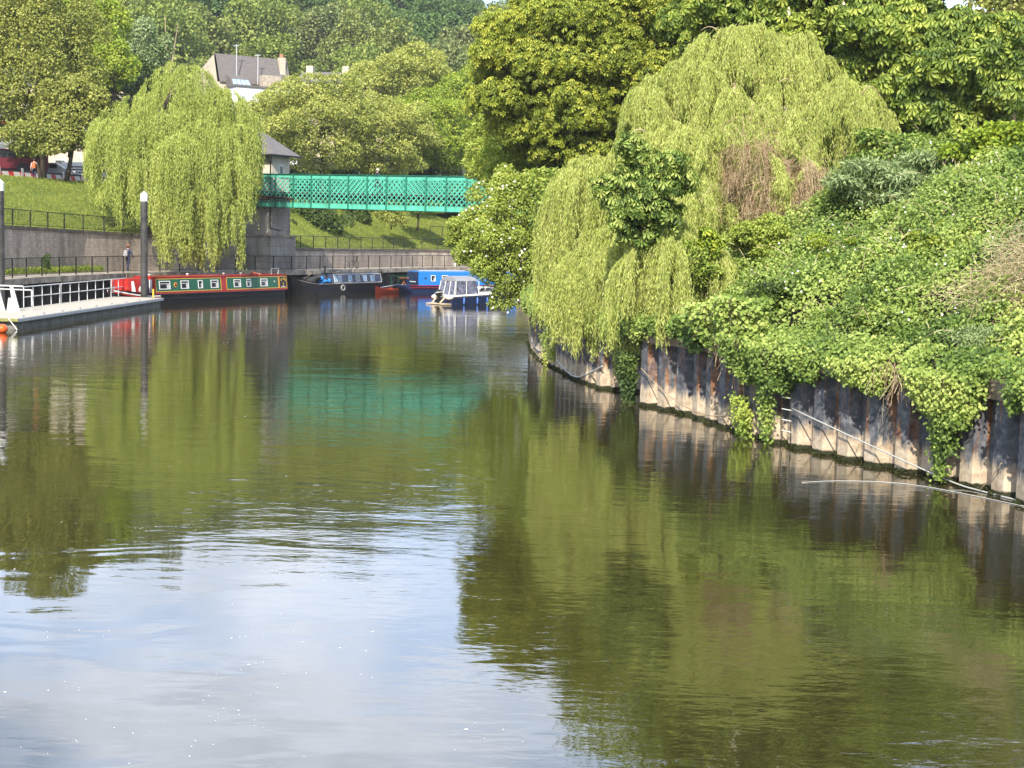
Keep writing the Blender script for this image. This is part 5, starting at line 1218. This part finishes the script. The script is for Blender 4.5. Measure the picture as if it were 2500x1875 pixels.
person('person in navy clothes and orange cap walking on the towpath with a pale bag', (qq[0], qq[1], 1.8), math.atan2(td[1], td[0]), 1.78, [SK, cl_('navy jacket', (.05, .06, .14)), cl_('dark jeans', (.02, .03, .07)), M['white']], hat=cl_('orange cap', (.6, .13, .04)), bag=cl_('pale bag', (.28, .27, .28)))
pb_ = br.location + bd * ((at(912, 400, Y=105.5) - A).dot(bd)) + V((-bd.y, bd.x, 0)) * 1.1
person('person in dark jacket and white cap crossing the green footbridge', (pb_.x, pb_.y, 7.72), bang, 1.75, [SK, cl_('dark jacket', (.03, .04, .08)), cl_('grey trousers', (.06, .06, .07)), M['black']], hat=M['white'])
po = at(84, 438, Y=112)
person('person with a bright orange backpack standing by the roadside barrier', (po.x, po.y, bank_z(QUAY.near(po.x, po.y), -17) + .05), PI * .55, 1.75, [SK, cl_('pale coat', (.5, .45, .42)), cl_('navy trousers', (.03, .03, .08)), M['boatred']], bag=M['orange'])

# ------------------------------------------------------------------ the road above the left bank
TB = PL([tuple(at(-60, 425, Y=108)[:2]), tuple(at(60, 430, Y=112)[:2]), tuple(at(160, 440, Y=116)[:2]), tuple(at(290, 455, Y=122)[:2]), tuple(at(420, 455, Y=128)[:2])])
zr = lambda t: bank_z(QUAY.near(*TB.pt(np.array(t))), -15) + .05
bm, nt, out = newmat('red and white barrier sheeting'); b = N(nt, 'ShaderNodeBsdfPrincipled', Roughness=.5)
tcx = N(nt, 'ShaderNodeTexCoord'); sx = N(nt, 'ShaderNodeSeparateXYZ'); nt.links.new(tcx.outputs['Object'], sx.inputs[0])
ma = N(nt, 'ShaderNodeMath', operation='MULTIPLY_ADD'); nt.links.new(sx.outputs['Z'], ma.inputs[0]); ma.inputs[1].default_value = .45; nt.links.new(sx.outputs['X'], ma.inputs[2])
md = N(nt, 'ShaderNodeMath', operation='WRAP'); nt.links.new(ma.outputs[0], md.inputs[0]); md.inputs[1].default_value = 1.1; md.inputs[2].default_value = 0
gt = N(nt, 'ShaderNodeMath', operation='GREATER_THAN'); nt.links.new(md.outputs[0], gt.inputs[0]); gt.inputs[1].default_value = .5
mx = N(nt, 'ShaderNodeMixRGB'); nt.links.new(gt.outputs[0], mx.inputs[0]); mx.inputs[1].default_value = (.55, .035, .03, 1); mx.inputs[2].default_value = (.68, .64, .6, 1)
nt.links.new(mx.outputs[0], b.inputs['Base Color']); nt.links.new(b.outputs[0], out.inputs[0])
i = 0; t = 0.0; first = None
while t < TB.L - 2.2:
    p0 = TB.pt(np.array(t)); p1 = TB.pt(np.array(t + 2.2)); ang = math.atan2(p1[1] - p0[1], p1[0] - p0[0])
    if first is None:
        first = thing('road_barrier', 'x', 'barrier', (0, 0, 0), 0, 'red and white barriers along the road edge')
        MB().box(0, -.03, .06, 2.12, .03, .72).build('board', bm, first); MB().box(0, -.05, .723, 2.12, .05, .86).build('top_rail', M['black'], first)
        for x in (.03, 2.1): MB().box(x - .04, -.06, 0, x + .04, -.032, 1.0).build('post', M['galv'], first)
        o = first
    else: o = copy_tree(first)
    o.location = (p0[0], p0[1], zr(t) - .05); o.rotation_euler = (0, 0, ang)
    k = 'near the left frame edge' if i < 3 else 'between the two left tree trunks' if i < 6 else 'right of the tree trunks on the lawn edge' if i < 9 else 'half hidden behind the left willow'
    o['label'] = 'red and white striped road barrier ' + k; i += 1; t += 2.2
# bus
bu = thing('bus', 'maroon and white double-deck bus behind the barriers at the left frame edge', 'bus', tuple(V((at(-40, 430, Y=118).x, 118, 8.9))), .35)
M['maroon'] = basic('maroon paint', (.12, .012, .02), .35, var=.1)
MB().box(-5.2, -1.2, .35, 5.0, 1.2, 1.95).build('lower_body', M['maroon'], bu, bevel=.1); MB().box(-5.2, -1.2, 1.953, 5.0, 1.2, 3.0).build('upper_band', M['white'], bu, bevel=.05); MB().box(-5.2, -1.18, 3.003, 5.0, 1.18, 4.2).build('upper_deck', M['boatred'], bu, bevel=.15)
MB().box(-4.6, -1.215, 3.2, 4.4, -1.205, 3.9).build('window', M['glass'], bu); MB().box(-4.6, -1.215, 1.3, 4.4, -1.205, 1.85).build('window', M['glass'], bu)
for x in (-3.4, 3.0): MB().tube([(x, -1.22, .45), (x, -.9, .45)], .45, 18).build('wheel', M['black'], bu)
# van
vn = thing('van', 'white van parked behind the barriers beside the left willow', 'van', tuple(V((at(222, 430, Y=125).x, 125, 8.3))), .1)
secs = [[(x, -.95, .35), (x, -.95, z1_ * .6), (x, -.85, z1_), (x, .85, z1_), (x, .95, z1_ * .6), (x, .95, .35)] for x, z1_ in ((-2.3, 1.9), (.6, 2.0), (1.4, 1.35), (2.2, 1.1))]
MB().loft(secs, closed=True).build('body', M['white'], vn, bevel=.05)
for z in (1.0, 1.25, 1.5): MB().box(-1.6, -.965, z, -.2, -.955, z + .08).build('stripe', M['black'], vn)
MB().hexa([(.75, -.93, 1.2), (1.5, -.93, 1.15), (1.5, -.9, 1.15), (.75, -.9, 1.2), (.65, -.9, 1.75), (.95, -.9, 1.75), (.95, -.87, 1.75), (.65, -.87, 1.75)]).build('window', M['glass'], vn)
for x in (-1.5, 1.4): MB().tube([(x, -.98, .35), (x, -.8, .35)], .34, 16).build('wheel', M['black'], vn)
cr = thing('car', 'silver car behind the barriers between the left tree trunks', 'car', tuple(V((at(125, 430, Y=122).x, 122, 8.6))), .15)
MB().loft([[(x, -.85, .3), (x, -.88, .6), (x, -.8, z1_), (x, .8, z1_), (x, .88, .6), (x, .85, .3)] for x, z1_ in ((-2.1, .85), (-1.5, .95), (-.9, 1.4), (.5, 1.42), (1.2, .95), (2.1, .75))], closed=True).build('body', basic('silver paint', (.45, .46, .48), .3, .3), cr)
MB().box(-.9, -.85, .95, .6, -.83, 1.3).build('window', M['glass'], cr)
for x in (-1.3, 1.3): MB().tube([(x, -.9, .32), (x, -.7, .32)], .32, 16).build('wheel', M['black'], cr)
lp = thing('street_lamp', 'white curved street lamp behind the left willow beside the road', 'street lamp', tuple(V((at(262, 430, Y=120).x, 120, 8.2)))); MB().tube([(0, 0, 0), (0, 0, 3.2), (.1, 0, 3.6), (.35, 0, 3.8)], [.07, .05, .05, .04], 8).build('pole', M['white'], lp); MB().ellip((.5, 0, 3.78), (.28, .12, .07), 10, 6).build('lamp_head', M['galv'], lp)

# ------------------------------------------------------------------ hill terrain
def hill_z(x, y):
    b = np.interp(y, [120, 150, 200, 260, 330, 400, 450, 700], [6.5, 7.5, 13, 27, 46, 63, 68, 64]); return b * np.clip(1 - .0020 * (np.asarray(x) + 90) * np.interp(y, [150, 260], [0, 1]), .35, 1.3)
xs = np.arange(-420, 460, 20.0); ys = np.arange(150, 720, 20.0); m = MB(); secs = [[(x, y, float(hill_z(x, y)) + 1.2 * math.sin(x * .07) * math.sin(y * .05)) for x in xs] for y in ys]
m.loft(secs).build('hill_terrain', basic('woodland floor', (.03, .045, .015), .95, var=.4, scale=.2)); tag(bpy.data.objects['hill_terrain'], kind='structure')
gs = MB().add([(-700, -100, -2.2), (700, -100, -2.2), (700, 900, -2.2), (-700, 900, -2.2)], [(0, 1, 2, 3)]).build('ground', basic('ground', (.06, .08, .03), .95, scale=.05)); tag(gs, kind='structure')

# ------------------------------------------------------------------ mid and left trees
tree('plane_tree', 'large olive green tree at the far left behind the lawn', 'tree', 90, 180, 195, 275, 112, 8.2, LM['olive'], nb=110, nl=90000, L=.25, W=.15, seed=61, r0=.22, basepx=105, limbs=14, rs=(.14, .24))
tree('plane_tree', 'smaller olive green tree beside the far left tree above the barriers', 'tree', 190, 290, 105, 130, 108, 7.8, LM['olive'], nb=50, nl=32000, L=.24, W=.15, seed=62, r0=.2, basepx=157, limbs=10, rs=(.18, .3))
tree('plane_tree', 'low leafy branches hanging over the barriers at the far left', 'tree', 75, 345, 90, 60, 106, 8.2, LM['olive'], nb=30, nl=9000, L=.24, W=.15, seed=63, r0=.15, basepx=100, limbs=8)
tree('lime_tree', 'fresh green tree rising behind the far left olive trees', 'tree', 215, 90, 95, 105, 128, 9, LM['bright'], nb=40, nl=20000, L=.3, W=.19, seed=64, r0=.25)
tree('lime_tree', 'bright green rounded tree left of the rounded willow', 'tree', 280, 165, 65, 75, 124, 9, LM['bright'], nb=30, nl=13000, L=.28, W=.18, seed=65, r0=.2)
tree('whitebeam', 'grey-green tree standing between the left trees and the wooded hill', 'tree', 348, 135, 68, 95, 140, 9, LM['grey'], nb=36, nl=17000, L=.3, W=.15, seed=66, r0=.2)
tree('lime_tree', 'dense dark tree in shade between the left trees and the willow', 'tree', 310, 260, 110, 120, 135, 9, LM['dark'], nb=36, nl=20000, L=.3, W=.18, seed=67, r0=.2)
tree('goat_willow', 'wide yellow-green tree rising behind the footbridge next to the tower roof', 'tree', 785, 320, 180, 152, 140, 7.5, LM['mid'], nb=110, nl=74000, L=.25, W=.14, seed=68, r0=.25, rs=(.14, .24), limbs=12)
tree('goat_willow', 'wide yellow-green tree rising behind the middle of the footbridge', 'tree', 935, 345, 150, 130, 144, 7.5, LM['mid'], nb=80, nl=46000, L=.25, W=.14, seed=69, r0=.25, rs=(.16, .26), limbs=12)
tree('goat_willow', 'yellow-green tree between the white terrace and the tower roof', 'tree', 650, 325, 95, 105, 148, 8, LM['mid'], nb=50, nl=28000, L=.26, W=.15, seed=70, r0=.25, rs=(.18, .3))
tree('lime_tree', 'bright green tree behind the right half of the footbridge', 'tree', 1060, 340, 130, 135, 150, 8, LM['bright'], nb=70, nl=42000, L=.27, W=.16, seed=71, r0=.25, rs=(.16, .26))
tree('lime_tree', 'bright green tree standing above the trees behind the footbridge', 'tree', 1005, 200, 125, 90, 168, 10, LM['mid'], nb=60, nl=32000, L=.3, W=.18, seed=72, r0=.25, rs=(.18, .28))
tree('lime_tree', 'light green tree nearest the right chestnut behind the footbridge', 'tree', 1130, 260, 95, 110, 160, 10, LM['bright'], nb=40, nl=22000, L=.3, W=.18, seed=73, r0=.25)
tree('lime_tree', 'rounded pale treetop behind the trees over the left part of the footbridge', 'tree', 905, 215, 80, 60, 172, 11, LM['mid'], nb=34, nl=16000, L=.32, W=.18, seed=74, r0=.25)
tree('holly_bush', 'dark green bush beside the tower under the footbridge', 'bush', 775, 545, 78, 70, 131, 4.0, LM['dark'], nb=36, nl=20000, L=.22, W=.14, seed=75, r0=.1)
tree('holly_bush', 'low dark shrub on the wall right of the tower base', 'bush', 722, 585, 30, 42, 127, 3.5, LM['dark'], nb=14, nl=5000, L=.18, W=.12, seed=76, r0=.06)
tree('small_tree', 'small hanging-leaved tree under the middle of the footbridge', 'tree', 955, 525, 48, 45, 136, 5.5, LM['mid'], nb=18, nl=5000, L=.22, W=.12, seed=77, r0=.07)
tree('small_tree', 'slim young tree on the lawn under the right part of the footbridge', 'tree', 1020, 505, 70, 32, 140, 5.5, LM['bright'], nb=18, nl=7000, L=.22, W=.12, seed=78, r0=.1)
tree('holly_bush', 'dark rounded bush added on the lawn to stand in for the shade beneath the footbridge', 'bush', 868, 520, 45, 40, 140, 5.5, LM['dark'], nb=22, nl=9000, L=.22, W=.14, seed=83, r0=.1)  # added bush, its dark leaves stand in for shade on the bank
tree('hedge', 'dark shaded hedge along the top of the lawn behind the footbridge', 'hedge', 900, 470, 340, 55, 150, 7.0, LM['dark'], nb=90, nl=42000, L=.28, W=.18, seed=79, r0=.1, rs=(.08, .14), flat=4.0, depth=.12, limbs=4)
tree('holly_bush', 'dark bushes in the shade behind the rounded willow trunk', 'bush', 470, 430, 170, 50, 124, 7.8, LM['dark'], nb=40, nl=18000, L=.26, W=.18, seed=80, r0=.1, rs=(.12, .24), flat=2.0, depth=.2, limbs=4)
tree('shrub', 'green climbing shrub growing against the masonry wall behind the railing', 'shrub', 112, 640, 12, 26, 85.5, 1.8, LM['dark'], nb=10, nl=1600, L=.12, W=.08, seed=81, r0=.03)
g = np.random.default_rng(31); lv = Leaves(); n = 5000; tt = g.uniform(tq(0, 682), tq(330, 665), n); P2 = QUAY.off(tt, -2.9 + g.random(n) * .35)
lv.rhomb(np.column_stack([P2, 1.8 + g.random(n) ** 2 * .3]), rdir(n, g) * .6 + np.array([0, 0, 1.0]), rdir(n, g), g.uniform(.08, .22, n), .05); tag(lv.build('wall_weeds', LM['bright']), 'green weeds growing along the foot of the masonry wall', 'weeds', kind='stuff')

# ------------------------------------------------------------------ hill wood
protos = {}
def hill_proto(kind, mat, seed, nl=13000):
    g = np.random.default_rng(seed); B = blobs_for((0, 0, 9.0), (6.2, 6.0, 6.6), 30, (.24, .40), seed); P, Nn = scatter(B, nl, g, .8, 1.03, .6); n = len(P); lv = Leaves()
    lv.rhomb(P, rdir(n, g) + Nn * .4, Nn * .8 + np.array([0, -.1, .5]) + rdir(n, g) * .6, g.uniform(.5, 1.0, n) * .6, g.uniform(.22, .42, n))
    o = thing(kind, 'x', 'tree'); lv.build('crown', mat, o); branches((0, 0, 0), (0, 0, 9), (6, 6, 6), B, .3, seed, 5).build('trunk', M['bark'], o); return o
kinds = [('hill_a', 'fresh green'), ('hill_b', 'dark green'), ('hill_c', 'grey-green'), ('hill_d', 'olive green')]
PR = [[hill_proto('woodland_tree', LM[k], 200 + 10 * i + v) for v in range(2)] for i, (k, _) in enumerate(kinds)]
used = set(); g = np.random.default_rng(99); Y = 212.0; cnt = 0
while Y < 470:
    px = -130 + g.uniform(0, 40)
    while px < 1420:
        x = (px - 1250) / F * Y + g.normal() * 1.2; y = Y + g.normal() * 4; ok = not (455 < px < 760 and Y < 250) and not (px > 700 and Y < 226)
        hz_ = float(hill_z(x, y)); ty = hor(px) - (hz_ + 21 - 4.7) * F / y; ok = ok and not (1085 < px < 1215 and ty < 38)
        if ok:
            nv = vnoise(np.array([x]), np.array([y]), .035, 12)[0] + g.normal() * .45
            i = 1 if nv < -.45 else 0 if nv < .25 else 3 if nv < .7 else 2
            v = int(g.integers(0, 2)); src = PR[i][v]
            o = src if (i, v) not in used else copy_tree(src); used.add((i, v)); s = g.uniform(.9, 1.45) * (1.0 if Y < 330 else 1.15)
            o.location = (x, y, float(hill_z(x, y)) - .5); o.rotation_euler = (0, 0, g.uniform(0, 6.28)); o.scale = (s * g.uniform(.9, 1.15), s * g.uniform(.9, 1.15), s * g.uniform(.9, 1.2))
            zone = 'left of the pale terrace' if px < 470 else 'above the pale terrace' if px < 780 else 'in the middle of the view' if px < 1020 else 'towards the right skyline'
            lv_ = 'low on' if Y < 290 else 'halfway up' if Y < 370 else 'near the top of'
            o['label'] = f'{kinds[i][1]} woodland tree {lv_} the hill {zone}'; o['group'] = 'trees of the hillside wood'; cnt += 1
        px += g.uniform(9.5, 13.0) / Y * F
    Y += 19
for i in range(4):
    for v in range(2):
        if (i, v) not in used:
            for ch in list(PR[i][v].children): bpy.data.objects.remove(ch)
            bpy.data.objects.remove(PR[i][v])
# one bare forked trunk showing at the edge of the wood
bt_ = at(408, 190, Y=205); bo = thing('bare_tree', 'pale bare forked trunk standing in front of the dark wood', 'tree', (bt_.x, bt_.y, 14)); h = at(405, 40, Y=205).z - 14
MB().tube([(0, 0, 0), (.1, 0, h * .55), (-.3, 0, h)], [.16, .11, .04], 8).tube([(.1, 0, h * .5), (.9, 0, h * .75), (1.5, 0, h * .95)], [.16, .1, .04], 6).tube([(.1, 0, h * .45), (1.4, 0, h * .55), (2.4, 0, h * .5)], [.12, .08, .03], 6).build('trunk', M['ropeold'], bo)

# ------------------------------------------------------------------ buildings on the hill
hb = at(522, 132, Y=205); bx = thing('terrace_house', 'pale stone house with slate roof and rooftop aerials on the hill above the willow', 'house', (hb.x, hb.y, 14), .56); S = 205 / F
Hr = hb.z - 14; Lh = 10.8; 
# local x along the ridge to the right; y = depth. gable at x=0
MB().add([(0, -1.5, 0), (0, 8.5, 0), (0, 8.5, Hr - 2.7), (0, 0, Hr), (0, -1.5, Hr - 3.9),
          (Lh, -1.5, 0), (Lh, 8.5, 0), (Lh, 8.5, Hr - 2.7), (Lh, 0, Hr), (Lh, -1.5, Hr - 3.9)],
         [(4, 3, 2, 1, 0), (5, 6, 7, 8, 9), (0, 5, 9, 4), (1, 2, 7, 6)]).build('wall', M['bathstone'], bx)
MB().hexa([(.25, .02, Hr), (Lh + .2, .02, Hr), (Lh + .2, -1.7, Hr - 4.0), (.25, -1.7, Hr - 4.0), (.25, .02, Hr + .15), (Lh + .2, .02, Hr + .15), (Lh + .2, -1.75, Hr - 3.85), (.25, -1.75, Hr - 3.85)]).hexa([(.1, .04, Hr), (Lh + .2, .04, Hr), (Lh + .2, 8.7, Hr - 2.75), (.1, 8.7, Hr - 2.75), (.1, .04, Hr + .15), (Lh + .2, .04, Hr + .15), (Lh + .2, 8.7, Hr - 2.6), (.1, 8.7, Hr - 2.6)]).build('roof', M['slate'], bx)
yf = -1.5
MB().box(1.2, yf - 4.0, 0, Lh - .4, yf - .25, Hr - 4.75).build('front_block', M['render_white'], bx); MB().box(1.0, yf - 4.2, Hr - 4.745, Lh - .2, yf - .26, Hr - 4.5).build('parapet', M['slate'], bx)
dm = MB().hexa([(1.2, yf - 2.5, Hr - 4.49), (4.2, yf - 2.5, Hr - 4.49), (4.2, yf - .2, Hr - 4.49), (1.2, yf - .2, Hr - 4.49), (1.2, yf - 1.9, Hr - 3.5), (3.8, yf - 1.9, Hr - 3.5), (3.8, yf - .2, Hr - 2.8), (1.2, yf - .2, Hr - 2.8)]).build('dormer', M['slate'], bx)
for k in range(4): MB().hexa([(1.4 + k * .66, yf - 2.53, Hr - 4.35), (1.95 + k * .66, yf - 2.53, Hr - 4.35), (1.95 + k * .66, yf - 2.5, Hr - 4.35), (1.4 + k * .66, yf - 2.5, Hr - 4.35), (1.4 + k * .62, yf - 1.98, Hr - 3.6), (1.9 + k * .62, yf - 1.98, Hr - 3.6), (1.9 + k * .62, yf - 1.95, Hr - 3.6), (1.4 + k * .62, yf - 1.95, Hr - 3.6)]).build('dormer_pane', M['bluecurtain'], dm)
for x, w_ in ((1.8, 1.0), (4.6, 1.1), (7.9, 1.2)):
    for zz in (Hr - 7.3, Hr - 10.8):
        wn = MB().box(x - .1, yf - 4.06, zz - .1, x + w_ + .1, yf - 4.0, zz + 1.9).build('window', M['white'], bx); MB().box(x, yf - 4.09, zz, x + w_, yf - 4.07, zz + 1.8).build('pane', M['galv'] if x < 2 else M['glass'], wn)
MB().box(5.9, yf - 2.2, Hr - 4.49, 8.6, yf - .8, Hr - 2.7).build('roof_housing', basic('stained stone', (.4, .34, .27), .9, var=.4), bx)
ch = MB().box(9.6, -1.0, Hr - 3.0, 10.4, .1, Hr + .3).build('chimney', M['bathstone'], bx)
for k in range(3): MB().cyl((9.8 + k * .2, -.4, Hr + .4), .09, .4, 8).build('chimney_pot', basic('terracotta', (.45, .2, .12), .8), ch)
for x, y, z0_, z1_ in ((2.6, -2.0, Hr - 3.4, Hr + 1.4), (5.7, -2.2, Hr - 4, Hr + .3)):
    MB().tube([(x, y, z0_), (x, y, z1_)], .06, 6).tube([(x - .5, y, z1_ - .3), (x + .4, y, z1_ - .1)], .05, 5).build('aerial', M['galv'], bx)
MB().box(-.03, -1.6, Hr - 6.0, -.005, -.8, Hr - 5.0).build('window', M['glass'], bx)
# lower row of houses continuing right, mostly hidden
h2 = at(760, 190, Y=215); b2 = thing('terrace_house', 'pale chimneyed rooftops peeping over the yellow-green trees right of the slate-roofed house', 'house', (h2.x - 2, h2.y, 14), -.1); H2 = at(760, 182, Y=215).z - 14
MB().box(0, 0, 0, 13, 8, H2 - 1.2).build('wall', M['bathstone'], b2); MB().add([(-.3, -.3, H2 - 1.19), (13.3, -.3, H2 - 1.19), (13.3, 8.3, H2 - 1.19), (-.3, 8.3, H2 - 1.19), (-.3, 4, H2 + .8), (13.3, 4, H2 + .8)], [(0, 1, 5, 4), (2, 3, 4, 5), (0, 4, 3), (1, 2, 5)]).build('roof', M['slate'], b2)
for x in (.5, 6, 11.5): MB().box(x, 3, H2 - .5, x + 1, 4.5, H2 + 1.6).build('chimney', M['bathstone'], b2)
# pale terrace behind the left trees
h3 = at(235, 400, Y=170); b3 = thing('terrace_building', 'pale stone terrace glimpsed through the trees beyond the road on the left', 'building', (h3.x - 16, h3.y, 9), .1)
MB().box(0, 0, 0, 20, 9, 12).build('wall', M['bathstone'], b3); MB().add([(-.3, -.3, 12.01), (20.3, -.3, 12.01), (20.3, 9.3, 12.01), (-.3, 9.3, 12.01), (2, 4.5, 14.5), (18, 4.5, 14.5)], [(0, 1, 5, 4), (2, 3, 4, 5), (3, 0, 4), (1, 2, 5)]).build('roof', M['slate'], b3)
for r_ in range(3):
    for k in range(6): wn = MB().box(1.2 + k * 3.2, -.05, 1.5 + r_ * 3.5, 2.5 + k * 3.2, -.01, 3.6 + r_ * 3.5).build('window', M['white'], b3); MB().box(1.3 + k * 3.2, -.07, 1.6 + r_ * 3.5, 2.4 + k * 3.2, -.055, 3.5 + r_ * 3.5).build('pane', M['glass'], wn)
# church pinnacles
cc = at(1252, 110, Y=240); ct = thing('church_tower', 'pale gothic church pinnacles peeping out left of the yellow-green chestnut', 'church tower', (cc.x, cc.y, 14), .4); zt = at(1240, 118, Y=240).z - 14
MB().box(-2.2, -2.2, 0, 2.2, 2.2, zt).build('tower', M['bathstone'], ct)
for x in (-2, 0, 2):
    for y in (-2, 2): MB().box(x - .3, y - .3, zt + .002, x + .3, y + .3, zt + 1.3).tube([(x, y, zt + 1.3), (x, y, zt + 3.4)], [.38, .03], 4).build('pinnacle', M['bathstone'], ct)

# ------------------------------------------------------------------ flecks on the water
g = np.random.default_rng(55); pts = []
for i in range(420):
    t = g.random(); px = np.interp(t, [0, .45, .7, 1], [540, 700, 860, 1048]); py = np.interp(t, [0, .45, .7, 1], [830, 781, 763, 741]) + g.normal() * np.interp(t, [0, .5, 1], [16, 5, 2]); pts.append(at(px + g.normal() * 8, py, z=.012))
for i in range(34):
    cx_ = g.uniform(0, 1300); cy_ = 800 + 1060 * g.random() ** .9
    for k in range(int(g.integers(1, 7))): pts.append(at(cx_ + g.normal() * 60, cy_ + g.normal() * 14, z=.012))
fm = MB()
for p in pts:
    r = g.uniform(.002, .0065) * (1 + p.y / 18) * (g.random() < .93 and 1 or 1.8); a0 = g.uniform(0, 6); fm.add([(p.x + r * g.uniform(.6, 1.3) * math.cos(a0 + k * PI / 3), p.y + r * g.uniform(.6, 1.3) * math.sin(a0 + k * PI / 3), .002) for k in range(6)], [tuple(range(6))])
tag(fm.build('foam_flecks', M['petal']), 'tiny white flecks of foam and fluff drifting on the river', 'foam', kind='stuff')

# ------------------------------------------------------------------ air
hm, nt, out = newmat('thin air')
pv = N(nt, 'ShaderNodeVolumePrincipled'); pv.inputs['Color'].default_value = (.90, .94, .97, 1); pv.inputs['Density'].default_value = 0.00019; pv.inputs['Anisotropy'].default_value = .1
nt.links.new(pv.outputs[0], out.inputs['Volume'])
tag(MB().box(-715, -115, -3.6, 715, 915, 150).build('haze', hm), 'thin pale summer haze softening the far wooded hill', 'haze', kind='stuff')

g = np.random.default_rng(71); fm = MB()
for i in range(260):
    t = g.uniform(WS.near(9.5, 24), WS.near(1, 66)); q = WS.off(t, -.25 - g.random() ** 3 * 1.6); r = g.uniform(.012, .035); a0 = g.uniform(0, 6)
    fm.add([(q[0] + r * g.uniform(.5, 1.4) * math.cos(a0 + k * PI / 2.5), q[1] + r * g.uniform(.5, 1.4) * math.sin(a0 + k * PI / 2.5), .011) for k in range(5)], [tuple(range(5))])
tag(fm.build('floating_leaves', M['ropeold']), 'brown floating leaves and bits gathered along the foot of the piling', 'debris', kind='stuff')
def mooring_line(label, a, b, sag=.3, r=.02):
    a = V(a); b = V(b); tag(MB().tube([a.lerp(b, t) - V((0, 0, sag * 4 * t * (1 - t))) for t in np.linspace(0, 1, 9)], r, 5).build('mooring_rope', M['ropeold'], origin=a), label, 'rope').location = a
p = QUAY.off(tq(300, 666), .2); bw = at(310, 700, Y=88.5); mooring_line('mooring rope from the red narrowboat bow up to the towpath edge', (bw.x, bw.y, 1.0), (p[0], p[1], 1.82), .15)
p = QUAY.off(tq(760, 659), .2); bw = at(742, 690, Y=110.5); mooring_line('mooring rope from the black narrowboat bow up to the towpath edge', (bw.x, bw.y, 1.25), (p[0], p[1], 1.82), .15)
